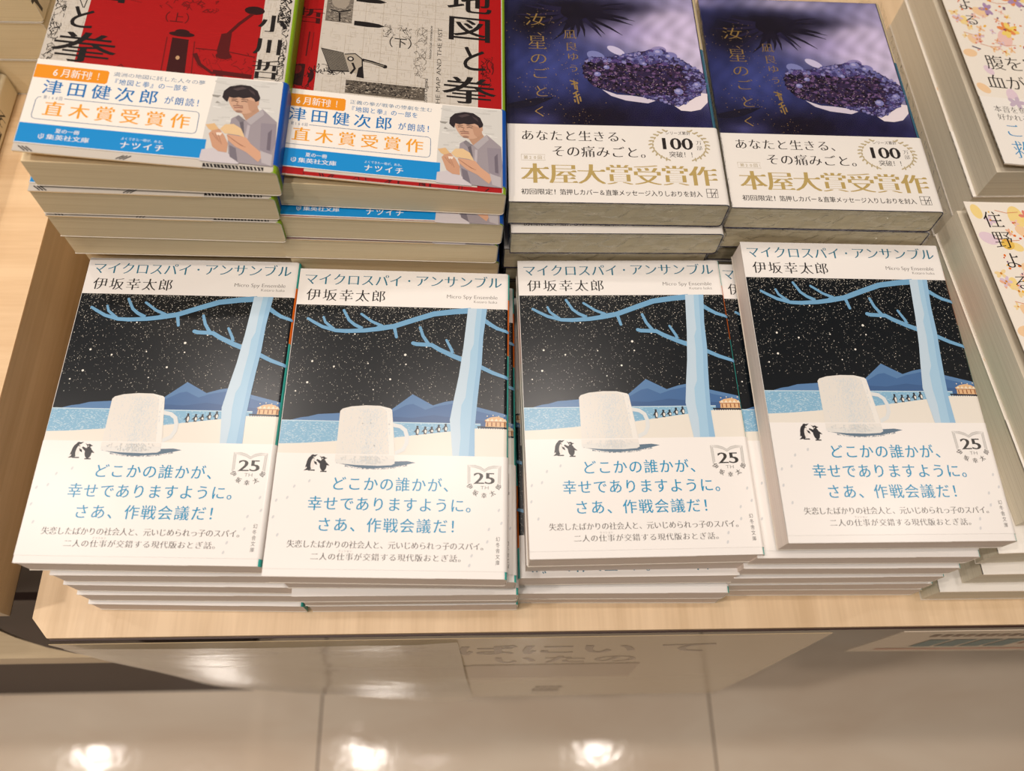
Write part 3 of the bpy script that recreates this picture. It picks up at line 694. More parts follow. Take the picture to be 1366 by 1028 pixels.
    P([(82.4, 134.5), (85.5, 134.7), (90.6, 135.3), (93, 138.6), (97.4, 142.4), (98.2, 145.2), (97, 147.7), (91.5, 143), (86.7, 140.6), (83.3, 137.4)], (212, 164, 134), 6)
    for q in range(4): a.line([(82.6 + q * .9, 135 + q * .7), (86 + q * 1, 137.4 + q * .8), (88 + q, 139 + q * .5)], .22, (160, 112, 88), layer=7)
    for q in range(3): a.line([(76.4 + q * 1.3, 134.4 + q * .3), (79 + q, 138 + q)], .22, (158, 110, 88), layer=7)
    P([(97.3, 141.8), (102.5, 143.6), (102.6, 149.4), (98.5, 148.1)], (186, 180, 184), 7); P([(84.2, 140), (87, 141.4), (88.6, 148.4), (85, 146)], (120, 114, 124), 5)
    return a

def art_crystal_cover():
    a = Art(); rnd = random.Random(21)
    def g(u, v, cu, cv, su, sv): return math.exp(-((u - cu) / su) ** 2 - ((v - cv) / sv) ** 2)
    def mix(c, d, t): t = min(max(t, 0), 1); return tuple(x + (y - x) * t for x, y in zip(c, d))
    def fn(u, v):
        c = (46, 52, 104)
        c = mix(c, (64, 74, 140), 0.8 * g(u, v, 26, 62, 18, 22))
        c = mix(c, (204, 192, 226), 1.35 * g(u, v, 92, 36, 34, 26))
        c = mix(c, (206, 196, 226), 1.1 * g(u, v, 100, 62, 10, 22)); c = mix(c, (176, 164, 214), .9 * g(u, v, 60, 36, 20, 9))
        c = mix(c, (190, 182, 214), .9 * g(u, v, 50, 3, 34, 7)); c = mix(c, (186, 176, 214), .7 * g(u, v, 100, 8, 14, 12)); c = mix(c, (150, 144, 190), .8 * g(u, v, 4, 4, 12, 5))
        c = mix(c, (24, 20, 34), 1.3 * g(u, v, 38, 22, 25, 12)); c = mix(c, (22, 18, 32), 1.1 * g(u, v, 15, 30, 14, 16)); c = mix(c, (34, 30, 50), .9 * g(u, v, 62, 18, 20, 5))
        c = mix(c, (24, 19, 36), 1.1 * g(u, v, 45, 98, 34, 13)); c = mix(c, (30, 26, 60), .85 * g(u, v, 84, 98, 22, 10)); c = mix(c, (24, 22, 40), .8 * g(u, v, 6, 96, 12, 14))
        c = mix(c, (92, 92, 156), .6 * g(u, v, 14, 100, 10, 4))
        n = math.sin(u * .55 + 1.3 * math.sin(v * .21)) * math.sin(v * .37 + u * .11)
        return tuple(x * (1 + .09 * n) for x in c)
    a.grid(0.2, 0.2, 104.2, 103.6, 52, 52, fn, layer=0)
    # soft dark leaf blades radiating from the bush
    for k in range(26):
        ang = rnd.uniform(-.5, 3.6); cx, cy = 38, 22; L = rnd.uniform(16, 34)
        p = [(cx + 8 * math.cos(ang), cy + 6 * math.sin(ang)), (cx + L * .7 * math.cos(ang), cy + L * .55 * math.sin(ang)), (cx + L * math.cos(ang + .06), cy + L * .75 * math.sin(ang + .06))]
        p = [(min(max(x, .6), 103), max(y, .6)) for x, y in p]
        a.line(p, rnd.uniform(2, 3.4), rnd.choice([(30, 26, 44), (26, 22, 40), (36, 32, 60)]), .2, layer=1)
    a.poly([(0.4, 90), (6, 88.2), (15, 85.6), (24, 84.8), (20, 87.6), (14, 91), (8, 92.6), (0.4, 93)], (28, 26, 44), layer=1)
    # crystal on its pale shell
    a.poly([(48.6, 78.7), (56, 82), (63.1, 82.5), (72, 84), (76.1, 85.4), (71.4, 87.6), (60.4, 86), (53, 83)], (216, 208, 224), layer=1)
    a.poly([(84, 88), (87.8, 92), (93, 92.4), (98, 91), (102.1, 86), (102.6, 80), (99.3, 79.6), (93.5, 81.2)], (236, 226, 232), layer=1)
    a.ell(57.8, 50.6, 5.2, 2.4, (206, 200, 232), 18, .6, layer=1); a.ell(80, 50, 4.6, 3.2, (150, 140, 190), 16, -.3, layer=1); a.ell(86, 53.6, 4, 3, (132, 128, 186), 14, layer=1); a.ell(47, 55, 5, 3.4, (128, 134, 190), 16, .5, layer=1)
    cr = [(39.7, 62), (43.6, 56), (50, 55.6), (56.1, 55.2), (65.6, 52), (75.1, 50), (82.4, 49), (86.4, 53.5), (93, 57), (101.4, 65), (103.1, 73.3), (99.4, 80), (94.7, 84), (87, 89.6), (78.3, 86.4), (65.3, 82.1), (51.9, 79.5), (43.2, 75.3), (39.8, 68.5)]
    a.poly(cr, (50, 40, 72), layer=2)
    def inside(u, v):
        r = False
        for i in range(len(cr)):
            (x1, y1), (x2, y2) = cr[i - 1], cr[i]
            if (y1 > v) != (y2 > v) and u < (x2 - x1) * (v - y1) / (y2 - y1) + x1: r = not r
        return r
    n = 0
    while n < 1500:
        u = rnd.uniform(39, 103); v = rnd.uniform(49, 90)
        if not inside(u, v): continue
        n += 1
        r = rnd.uniform(.35, 1.5) * (1.25 if v < 62 else .85); q = rnd.random() * 3; m = rnd.choice([4, 5, 6])
        if v < 60 or u > 92 or v > 82: c = rnd.choice([(92, 92, 152), (112, 114, 172), (70, 66, 120), (140, 136, 190), (60, 56, 104), (86, 70, 130)])
        else: c = rnd.choice([(34, 26, 44), (24, 18, 30), (66, 46, 76), (92, 66, 106), (44, 38, 84), (56, 40, 58), (110, 84, 128), (30, 24, 50)])
        a.poly([(u + r * math.cos(q + k * 6.283 / m), v + r * rnd.uniform(.6, 1) * math.sin(q + k * 6.283 / m)) for k in range(m)], c, layer=3)
        if rnd.random() < .22: a.poly([(u + .28 * math.cos(q + k * 2.1), v + .24 * math.sin(q + k * 2.1)) for k in range(3)], (214, 196, 206), layer=4)
    for (u, v, r) in [(80, 51, 2.6), (85.5, 54, 2), (52, 63, 1.6), (88, 79, 2.4), (98, 74, 2), (72, 60, 1.3), (47, 68, 1.8)]: a.ell(u, v, r, r * .9, (128, 130, 190), 12, layer=4); a.ell(u - .4, v - .4, r * .5, r * .4, (176, 172, 214), 10, layer=5)
    for _ in range(170):
        cl = rnd.choice([(9, 38), (24, 28), (26, 48), (12, 76), (34, 68), (36, 98), (30, 60), (22, 84)])
        u = min(max(rnd.gauss(cl[0], 4.6), 1), 60); v = min(max(rnd.gauss(cl[1], 6), 2), 102); r = rnd.uniform(.12, .3); a.ell(u, v, r, r, (206, 184, 140), 5, mat=1, layer=2)
    for ch, u, v, w, h in [('汝', 16, 29, 11.5, 10), ('、', 20.5, 37.5, 8, 8), ('星', 16.6, 46.2, 10.5, 11), ('の', 16.9, 58, 9.6, 9), ('ご', 17.4, 68.4, 10, 8.5), ('と', 17.6, 81, 8.6, 9), ('く', 16.4, 94.8, 8.6, 8)]:
        a.glyph(ch, 'm', u, v, w, h, (206, 168, 98), mat=1, layer=3)
    for ch, u, v, w, h in [('凪', 34, 39.6, 7, 7.4), ('良', 34.3, 48.6, 7, 7), ('ゆ', 34.8, 56, 6.6, 6.2), ('う', 34.8, 64.4, 6.2, 6)]:
        a.glyph(ch, 'm', u, v, w, h, (206, 168, 98), mat=1, layer=3)
    for p in ([(32.4, 73), (36.6, 74.6)], [(33, 75.6), (36.6, 75)], [(34.4, 73), (35, 79)], [(35.8, 76), (36, 79.5)], [(33.6, 82.4), (36.4, 80.2)], [(34, 84.6), (37, 82.4)], [(35, 81), (36.2, 89)], [(34.2, 86), (34.6, 88)], [(37, 84), (37.4, 87.4)]): a.line(p, .8, (206, 168, 98), mat=1, layer=3)
    return a
def art_prize_band():
    a = Art(); K = (46, 42, 42); GO = (190, 166, 104)
    a.row('あなたと生きる、', 6.2, 62.4, 107.4, 114.2, 'mm', K, fill=.95); a.row('その痛みごと。', 20.8, 71.5, 117.2, 124.2, 'mm', K, fill=.95)
    a.line([(6.4, 123), (18, 123), (17.4, 124.8), (18, 126.6), (6.4, 126.6), (6.4, 123)], .2, (190, 180, 160)); a.row('第20回', 7.4, 16.4, 123.8, 126, 'g', (176, 160, 120))
    a.row('本屋大賞受賞作', 5.8, 100.4, 128.8, 141, 'mb', GO, fill=1.02)
    a.row('初回限定！', 5.7, 24.6, 144.2, 147.6, 'gb', K); a.row('箔押しカバー＆直筆メッセージ入りしおりを封入', 24, 92.2, 144.2, 147.6, 'gb', K)
    a.line([(94.4, 142.6), (99.6, 142.6), (99.6, 147.8), (94.4, 147.8), (94.4, 142.6)], .28, K); a.line([(96.6, 142.6), (96.6, 147.8)], .28, K); a.line([(94.4, 145), (99.6, 145)], .28, K); a.line([(96.6, 147.6), (99.4, 142.8)], .28, K); a.line([(98.4, 145), (98.4, 147.8)], .28, K)
    # laurel wreath
    for sgn in (-1, 1):
        for k in range(11):
            t = R(-62 + k * 12.2); u = 84.3 + sgn * 14.3 * math.cos(t); v = 115.2 + 10.6 * math.sin(t)
            a.ell(u, v, 1.25, .5, (190, 176, 140), 10, sgn * (t + .4) * 1.0 if sgn > 0 else math.pi - (t + .4)); a.ell(u - sgn * 1.2, v + .4, 1.0, .42, (190, 176, 140), 10, (t + 1.5) if sgn > 0 else math.pi - (t + 1.5))
    a.row('シリーズ累計', 78, 90.6, 106.4, 108.6, 'g', K); a.latin('100', 76, 91.2, 118.2, 8, 'mb', K); a.glyph('万', 'm', 94.1, 113.6, 3, 3, K); a.glyph('部', 'm', 94.1, 117, 3, 3, K); a.row('突破！！', 78.6, 92.5, 119.6, 123.2, 'g', K)
    return a
def art_flower_cover():
    a = Art(); rnd = random.Random(31)
    a.rect(0.2, 0.2, 104, 151.8, (250, 243, 230), layer=0)
    def blossom(u, v, r, c, n=5):
        for k in range(n):
            t = k * 6.283 / n + rnd.random(); a.ell(u + r * .6 * math.cos(t), v + r * .6 * math.sin(t), r * .55, r * .3, c, 10, t, layer=rnd.choice([1, 2, 3]))
        a.ell(u, v, r * .22, r * .22, (214, 140, 50), 8, layer=4)
    soft = [(252, 226, 150), (250, 214, 170), (246, 206, 196), (236, 214, 226), (246, 232, 170)]
    for u, v, r in [(5, 6, 6), (3, 22, 7), (19, 27, 5), (25, 9, 9), (21, 40, 7), (8, 48, 5), (5, 100, 6), (20, 104, 7), (2, 74, 6), (36, 102, 9), (12, 86, 5), (60, 92, 9), (30, 60, 9), (26, 18, 6), (9, 63, 5), (70, 12, 10), (55, 24, 9)]:
        a.ell(u + r * 0.2 if u > r else r * .8 + .4, v if v > r else r, r * .75, r * .5, rnd.choice(soft), 16, rnd.random() * 3, layer=1)
    for _ in range(46):
        a_, v = rnd.uniform(26, 100), rnd.uniform(4, 66); blossom(a_, min(max(v, 6), 66), rnd.uniform(3, 6), rnd.choice([(250, 206, 96), (247, 176, 84), (240, 150, 90), (232, 140, 120), (178, 150, 190), (252, 226, 140), (252, 222, 120)]))
    for _ in range(26):
        u, v = rnd.uniform(4, 40), rnd.uniform(6, 72); blossom(u, v, rnd.uniform(1.6, 3.2), rnd.choice([(248, 206, 160), (242, 186, 156), (250, 224, 166), (226, 204, 220), (246, 208, 196)]), 4)
    for _ in range(150):
        u, v = rnd.uniform(10, 100), rnd.uniform(4, 72); a.ell(u, v, rnd.uniform(.4, 1), rnd.uniform(.3, .8), rnd.choice([(214, 70, 40), (236, 120, 40), (120, 80, 120), (248, 190, 60)]), 8, layer=5)
    for u, v in [(10, 22), (6, 58), (14, 66), (24, 64), (30, 30), (16, 5)]: a.line([(u, v), (u + 6, v + 1.6), (u + 13, v + 1)], .35, (226, 150, 110), layer=4)
    a.ell(15.5, 25.5, 3.6, 3.2, (240, 200, 96), 16, layer=2); a.line([(8, 68.6), (13, 70.4)], .9, (90, 84, 110), layer=4)
    K = (36, 30, 30)
    for ch, u, v, w, h in [('住', 12.6, 11, 11, 10.4), ('野', 13.6, 23, 11, 11), ('よ', 14.2, 35, 10.4, 10), ('る', 14.2, 47.5, 10, 9)]: a.glyph(ch, 'm', u, v, w, h, K, layer=7)
    for i, ch in enumerate('腹を割ったら'): a.glyph(ch, 'm', 18.4 + i * 12, 80, 12, 11.6, K, layer=7)
    for i, ch in enumerate('血が出るだけさ'): a.glyph(ch, 'm', 14.4 + i * 12, 94.6, 12, 11, K, layer=7)
    return a
def art_flower_band():
    a = Art(); rnd = random.Random(33)
    for k in range(5): a.ell(22 + 3 * math.cos(k * 1.26), 109 + 2 * math.sin(k * 1.26) , 2.6, 1.4, (206, 188, 206), 12, k * 1.26, layer=0)
    a.row('本音を奪わ', 6, 31, 112.4, 117, 'm', (60, 56, 56), layer=1); a.row('好かれる', 6.6, 26, 118, 122.4, 'm', (60, 56, 56), layer=1)
    a.row('この', 7, 31, 124.6, 134, 'm', (60, 150, 205), layer=1); a.glyph('救', 'm', 14, 142.4, 12, 12.5, (60, 150, 205), layer=1)
    return a
def art_left_spine(form, words):
    a = Art(); s = form.s_spine
    for i, ch in enumerate(words): a.glyph(ch, 'k', s + form.Ls / 2, 42 + i * 17, 11, 11, (40, 36, 34), rot=0, layer=1)
    return a

ARTS = {'f': (art_mug_cover(), art_mug_band()), 'r': (art_fist_first(), art_summer_band(False)), 'q': (art_fist_second(), art_summer_band(True)),
        'p': (art_crystal_cover(), art_prize_band()), 't': (art_flower_cover(), art_flower_band())}
POSTER_TEXT = 'いつもそばにいて'
need = set()
for a, b in ARTS.values(): need |= set(a.text) | set(b.text)
for ch in POSTER_TEXT + 'いたの': need.add((ch, 'k'))
for ch in '伊坂幸太郎マイクロスパイアンサンブル': need.add((ch, 'g'))
for ch in 'そ皿しの': need.add((ch, 'm'))
build_glyphs(need)

# ================================================================== OBJECT HELPERS
def tag(o, label=None, cat=None, group=None, kind=None):
    if label: o['label'] = label
    if cat: o['category'] = cat
    if group: o['group'] = group
    if kind: o['kind'] = kind
def link(name, me, parent=None):
    o = bpy.data.objects.new(name, me); COL.objects.link(o)
    if parent: o.parent = parent
    return o
def solid(name, verts, faces, mat, parent=None, bevel=0.0, mats=None, fm=None):
    me = bpy.data.meshes.new(name); me.from_pydata(verts, [], faces)
    for m in (mats or [mat]): me.materials.append(m)
    if fm: me.polygons.foreach_set('material_index', fm)
    me.update()
    o = link(name, me, parent)
    if bevel:
        b = o.modifiers.new('bevel', 'BEVEL'); b.width = bevel; b.segments = 2; b.limit_method = 'ANGLE'
    return o
def prism(name, outline, z0, z1, mat, parent=None, bevel=0.0, mats=None, side_mat=0):
    """outline counter-clockwise in x,y"""
    n = len(outline)
    v = [(x, y, z0) for x, y in outline] + [(x, y, z1) for x, y in outline]
    f = [tuple(range(n))[::-1], tuple(range(n, 2 * n))] + [(i, (i + 1) % n, n + (i + 1) % n, n + i) for i in range(n)]
    return solid(name, v, f, mat, parent, bevel, mats, [0, 0] + [side_mat] * n if side_mat else None)
def box(name, x0, x1, y0, y1, z0, z1, mat, parent=None, bevel=0.0, mats=None, side_mat=0):
    return prism(name, [(x0, y0), (x1, y0), (x1, y1), (x0, y1)], z0, z1, mat, parent, bevel, mats, side_mat)
def empty(name, loc):
    o = bpy.data.objects.new(name, None); COL.objects.link(o); o.location = loc; o.empty_display_size = 0.02
    return o

# ================================================================== THE PLACE
def floor():
    m = bpy.data.meshes.new('floor'); vs, fs, mi = [], [], []
    raw_v = []
    def quad(x0, x1, y0, y1, z, k):
        b = len(vs); vs.extend([(x0, y0, z), (x1, y0, z), (x1, y1, z), (x0, y1, z)]); fs.append((b, b + 1, b + 2, b + 3)); mi.append(k)
    X0, Y0, P, g = -0.192 - 0.498 * 5, -2.2, 0.498, 0.0011
    for i in range(11):
        for j in range(8):
            quad(X0 + i * P + g, X0 + (i + 1) * P - g, Y0 + j * P + g, Y0 + (j + 1) * P - g, 0, 0)
    quad(X0, X0 + 11 * P, Y0, Y0 + 8 * P, -0.0012, 1)
    m.from_pydata(vs, [], fs); m.materials.append(M_FLOOR); m.materials.append(M_GROUT); m.polygons.foreach_set('material_index', mi)
    o = link('floor', m); o.location.z = -0.70; tag(o, 'polished beige floor tiles in front of the book table', None, None, 'structure')
floor()
def ceiling():
    o = box('ceiling', -3.2, 3.2, -2.6, 3.6, 2.16, 2.2, plain('ceiling_paint', (226, 220, 210), 0.8)); tag(o, 'plain pale shop ceiling above the display', None, None, 'structure')
ceiling()
FZ = -0.70
def main_table():
    t = empty('display_table', (0.35, 0.3, FZ)); tag(t, 'low wooden display table under the stacks of paperbacks', 'table')
    def L(o): o.location = (-0.35, -0.3, -FZ); return o
    top = [(-0.2134, 0.0006), (1.0, 0.0002), (1.0, 0.62), (-0.2225, 0.62), (-0.2225, 0.0105)]
    L(prism('table_top', top, -0.0035, 0, M_WOOD_Y, t))
    L(prism('edge_band', [(x + (0.0004 if i in (0, 3, 4) else 0), y - (0.0009 if i < 2 else 0)) for i, (x, y) in enumerate(top)], -0.0045, -0.0035, M_EDGE, t))
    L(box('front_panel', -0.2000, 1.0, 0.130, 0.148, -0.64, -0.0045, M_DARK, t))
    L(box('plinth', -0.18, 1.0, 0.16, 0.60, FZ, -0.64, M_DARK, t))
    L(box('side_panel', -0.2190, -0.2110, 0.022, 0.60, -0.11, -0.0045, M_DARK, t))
main_table()
def left_unit():
    t = empty('display_cabinet', (-0.62, 0.3, FZ)); tag(t, 'taller oak display unit along the left edge, its pale top holding cream books', 'cabinet')
    def L(o): o.location = (0.62, -0.3, -FZ); return o
    L(box('worktop', -1.0, -0.2331, 0.0113, 0.75, 0.0557, 0.0567, M_WOOD_X, t))
    L(box('outer_panel', -1.0, -0.2334, 0.0116, 0.75, 0.001, 0.0557, M_WOOD_SIDE, t))
    L(box('edge_band', -1.0, -0.2337, 0.0119, 0.75, 0.0, 0.001, M_EDGE, t))
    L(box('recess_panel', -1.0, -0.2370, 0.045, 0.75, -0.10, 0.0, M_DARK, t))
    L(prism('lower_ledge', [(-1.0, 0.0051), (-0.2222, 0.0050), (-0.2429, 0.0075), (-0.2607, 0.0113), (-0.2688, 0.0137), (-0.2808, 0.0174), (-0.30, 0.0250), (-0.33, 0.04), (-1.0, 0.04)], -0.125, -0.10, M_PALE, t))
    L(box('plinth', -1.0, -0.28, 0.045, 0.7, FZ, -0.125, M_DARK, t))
left_unit()

# ---- posters hanging from the table edge
def bend_sheet(name, fn, nu, nv, th, colfn, mat, parent, art=None):
    raw = Raw()
    def q(i, j, off): 
        p = fn(i / nu, j / nv); return (p[0], p[1] + off, p[2])
    for i in range(nu):
        for j in range(nv):
            c = lin(colfn((i + .5) / nu, (j + .5) / nv))
            raw.face([q(i, j + 1, -th), q(i + 1, j + 1, -th), q(i + 1, j, -th), q(i, j, -th)], c)
            raw.face([q(i, j, 0), q(i + 1, j, 0), q(i + 1, j + 1, 0), q(i, j + 1, 0)], c)
    for i in range(nu):
        for j in (0, nv): raw.face([q(i, j, 0), q(i + 1, j, 0), q(i + 1, j, -th), q(i, j, -th)], lin(colfn(.5, .5)))
    for j in range(nv):
        for i in (0, nu): raw.face([q(i, j, 0), q(i, j + 1, 0), q(i, j + 1, -th), q(i, j, -th)], lin(colfn(.5, .5)))
    if art: art(raw)
    return link(name, raw.mesh(name, [mat]), parent)
def posters():
    H = 0.296
    def fn(u, v):
        # u across, v downward
        xl = -0.2140; xr = 0.1895 + 0.0155 * v
        x = xl + (xr - xl) * u
        lean = 0.0012 + 0.0018 * v + 0.0006 * math.sin(v * 3.1) - 0.0140 * max(0, 1 - u / 0.42) ** 1.5 * v
        return (x, -lean - 0.0004, -0.0046 - H * v)
    t = empty('hanging_poster', (0, -0.001, -0.0046)); tag(t, 'beige hand-lettered poster hanging from the table front, half under clear plastic', 'poster')
    def colfn(u, v): return (184, 164, 128)
    def art(raw):
        def put(ch, u, v, w, h, col):
            tl, x0, x1 = GLY[(ch, 'k')]
            for tr in tl:
                pl = []
                for a, b in tr:
                    p = fn(u + (a - .5) * w, v - b * h); pl.append((p[0], p[1] - 0.0005, p[2]))
                raw.face(pl[::-1] if False else pl, lin(col))
        for i, ch in enumerate(POSTER_TEXT):
            put(ch, (0.11, 0.225, 0.34, 0.445, 0.545, 0.63, 0.715, 0.825)[i], 0.135, 0.085, 0.115, (112, 86, 54))
        for i, ch in enumerate('いたの'): put(ch, 0.585 + i * 0.075, 0.265, 0.07, 0.10, (120, 94, 60))
        def quad(u0, v0, u1, v1, col, off=0.00055):
            n = 8
            for k in range(n):
                a, b = u0 + (u1 - u0) * k / n, u0 + (u1 - u0) * (k + 1) / n
                pts = [fn(a, v1), fn(b, v1), fn(b, v0), fn(a, v0)]
                raw.face([(p[0], p[1] - off, p[2]) for p in pts], lin(col))
        quad(0.03, 0.20, 0.50, 0.34, (190, 172, 138)); quad(0.52, 0.33, 0.78, 0.55, (150, 122, 86)); quad(0.30, 0.34, 0.52, 0.55, (164, 140, 104))
        for k in range(4):
            quad(0.63 + k * 0.013, 0.76, 0.640 + k * 0.013, 0.80, (120, 92, 60), .0007); quad(0.625 + k * 0.013, 0.83, 0.636 + k * 0.013, 0.90, (120, 92, 60), .0007)
    p = bend_sheet('poster_sheet', fn, 40, 12, 0.0004, colfn, print_mat('laminated_poster', 0.16, 0.55), t, art); p.location = -t.location
    def fs(u, v):
        q = fn(0.012 + u * 0.498, 0.02 + v * 0.98)
        return (q[0], q[1] - 0.0018 - 0.0008 * math.sin(v * 9 + u * 4) * (0.5 + u) - 0.0022 * math.exp(-((u - 0.88) / 0.09) ** 2) * (0.4 + 0.6 * v), q[2])
    s = bend_sheet('clear_sleeve', fs, 20, 12, 0.0002, lambda u, v: (255, 255, 255), M_SLEEVE, t); s.location = -t.location
    # second poster further right
    def f2(u, v):
        return (0.2285 + 0.46 * u + 0.004 * v, -0.0014 + 0.0022 * v - 0.0010 * math.sin(u * 5) * v, -0.0055 - 0.088 * v)
    t2 = empty('shelf_card', (0.46, -0.001, -0.0055)); tag(t2, 'white printed shelf card with teal bars hanging under the right table edge', 'card')
    def art2(raw):
        def quad(u0, v0, u1, v1, col, sk=0.0, off=0.0006):
            pts = [f2(u0 + sk, v1), f2(u1 + sk, v1), f2(u1, v0), f2(u0, v0)]
            raw.face([(p[0], p[1] - off, p[2]) for p in pts], lin(col))
        for k in range(4): quad(0.065 + k * 0.033, 0.38, 0.092 + k * 0.033, 0.72, (84, 120, 122))
        for k in range(6): quad(0.200 + k * 0.016, 0.36, 0.205 + k * 0.016, 0.62, (170, 110, 84))
        rnd = random.Random(2)
        for k in range(18): quad(0.05 + k * 0.014, 0.14, 0.059 + k * 0.014, 0.24, rnd.choice([(130, 100, 76), (150, 120, 96)]))
        quad(0.30, 0.3, 0.62, 0.70, (70, 68, 62)); quad(0.30, 0.80, 0.72, 0.99, (196, 84, 70)); quad(0.03, 0.82, 0.28, 0.88, (214, 150, 126))
    c = bend_sheet('card_sheet', f2, 8, 4, 0.0004, lambda u, v: (222, 206, 184), M_PRINT_MATT, t2, art2); c.location = -t2.location
posters()

# ================================================================== PAPERBACKS
LIB = {}
def spine_cols(kind):
    def f(s_is_spine, v):
        if kind == 'f':
            if v < 14.6: return TEAL
            if v < 45.4: return ORANGE
            return TEAL
        if kind in 'rq': return (140, 176, 30)
        if kind == 'p': return (206, 190, 150) if v < 48 else (58, 108, 128)
        if kind == 't': return (244, 236, 222)
        return (232, 220, 190)
    return f
# width, length, thickness, and the stretch along the length (mm)
DIM = {'f': (105, 152.2, 15.0, 1.0086), 'r': (105, 152.4, 16.3, 1.012), 'q': (105, 152.4, 15.9, 1.012), 'p': (105, 152.0, 16.7, 0.981), 't': (105, 152.2, 20.2, 1.022), 'l': (130, 188, 25.6, 1.0), 'k': (112, 172, 16.3, 1.0)}
FRONT = {'f': (244, 241, 237), 'r': CLOTH, 'q': CLOTH, 'p': (40, 38, 70), 't': (250, 243, 230), 'l': (240, 230, 206), 'k': (240, 230, 206)}
BAND_V = {'f': (97.0, 149.0), 'r': (103.2, 148.4), 'q': (103.2, 148.4), 'p': (103.4, 151.9), 't': (106.4, 152.1)}
BANDCOL = {'f': (246, 243, 239), 'r': (246, 241, 232), 'q': (246, 241, 232), 'p': (244, 240, 233), 't': (250, 246, 238)}
FLAP = {'f': (240, 234, 228), 'r': (240, 206, 150), 'q': (236, 200, 146), 't': (224, 206, 182), 'l': (238, 228, 204), 'k': (238, 228, 204)}
def build_parts(kind, top):
    key = (kind, top)
    if key in LIB: return LIB[key]
    W, H, T, stretch = DIM[kind]
    lift = {'r': 7.0, 'q': 7.0, 't': 7.0}.get(kind, 0) if top else {'r': .35, 'q': .35}.get(kind, 0)
    fm = Form(W, H, T, lift, 1.25 if kind in 'rq' else 2.0, 0.35 if kind in "rq" else 0.0, stretch)
    out = []
    # cover
    raw = Raw(); sf = spine_cols(kind)
    def colf(s, v):
        if fm.L0 + (0.2 if kind != 'f' else 0.9) < s < fm.L0 + 2 * fm.La + fm.Ls: return sf(True, v)
        return FRONT[kind]
    sheet(raw, fm, 0, fm.total, 0, H, -0.3, 0, colf, (14.6, 45.4, 48), FRONT[kind] if kind == 'p' else (236, 228, 214))
    if kind in ARTS: lay_art(raw, fm, ARTS[kind][0], 0.0)
    if kind == 'f':
        sp = Art(); m = fm.s_spine + fm.Ls / 2
        for v in (3, 5.5, 8): sp.rect(fm.s_spine + .4, v, fm.s_spine + fm.Ls - .4, v + .5, (40, 130, 130))
        sp.column('伊坂幸太郎', m, 17, 44, 4.6, 'k', INK, layer=1)
        for i, ch in enumerate('マイクロスパイアンサンブル'): sp.glyph(ch, 'k', m, 52 + i * 3.4, 4.4, 3.4, (250, 250, 246), layer=1)
        lay_art(raw, fm, sp, 0.0)
    if kind in 'lk':
        sp = Art(); m = fm.s_spine + fm.Ls / 2; K = (34, 30, 28)
        if kind == 'k':
            for i, ch in enumerate(SPINE_WORD): sp.glyph(ch, 'mb', m, 26 + i * 11.5, 10.5, 10.5, K, layer=1)
        else:
            rnd = random.Random(8)
            for i in range(5):      # broad brush strokes of the unreadable spine lettering
                v = 150 + i * 9
                for k in range(3): sp.line([(m + rnd.uniform(-8, -2), v + rnd.uniform(-3, 3)), (m + rnd.uniform(2, 8), v + rnd.uniform(-3, 3))], rnd.uniform(1.4, 2.6), K, layer=1)
                sp.line([(m + rnd.uniform(-3, 3), v - 4), (m + rnd.uniform(-3, 3), v + 4)], 2, K, layer=1)
        lay_art(raw, fm, sp, 0.0)
    out.append(('cover', raw.mesh('cover', [M_PRINT if kind in 'ftp' else M_PRINT_MATT, M_FOIL]), None))
    # page block, its spine side following the round of the cover
    r = fm.r; i = 0.34
    x0, x1 = -W / 2 + 0.35, W / 2 - i
    prof = [(x0, i + 0.02), (x1 - r * .8, i + .02)] + [(x1 - r * .8 + r * .8 * math.sin(a), i + .02 + r * .8 - r * .8 * math.cos(a)) for a in [k * math.pi / 8 for k in range(1, 5)]]
    prof += [(x1 - r * .8 + r * .8 * math.cos(a), T - i - r * .8 + r * .8 * math.sin(a)) for a in [k * math.pi / 8 for k in range(0, 5)]] + [(x0, T - i)]
    n = len(prof); y0, y1 = 0.35, H * stretch - 0.35
    v = [(x / 1000, y0 / 1000, z / 1000) for x, z in prof] + [(x / 1000, y1 / 1000, z / 1000) for x, z in prof]
    f = [tuple(range(n)), tuple(range(n, 2 * n))[::-1]] + [(k, n + k, n + (k + 1) % n, (k + 1) % n) for k in range(n)]
    me = bpy.data.meshes.new('page_block'); me.from_pydata(v, [], f); me.materials.append(M_PAGE[{'q': 'r', 'k': 'l'}.get(kind, kind)]); me.update()
    out.append(('page_block', me, None))
    # inner flap of the jacket
    if kind in FLAP:
        raw = Raw()
        sheet(raw, fm, 0.3, 74 if kind != 'l' else 90, 0.2, H + 0.12, -0.62, -0.31, lambda s, v: FLAP[kind], (), FLAP[kind])
        out.append(('cover_flap', raw.mesh('cover_flap', [M_PRINT_MATT]), 'cover'))
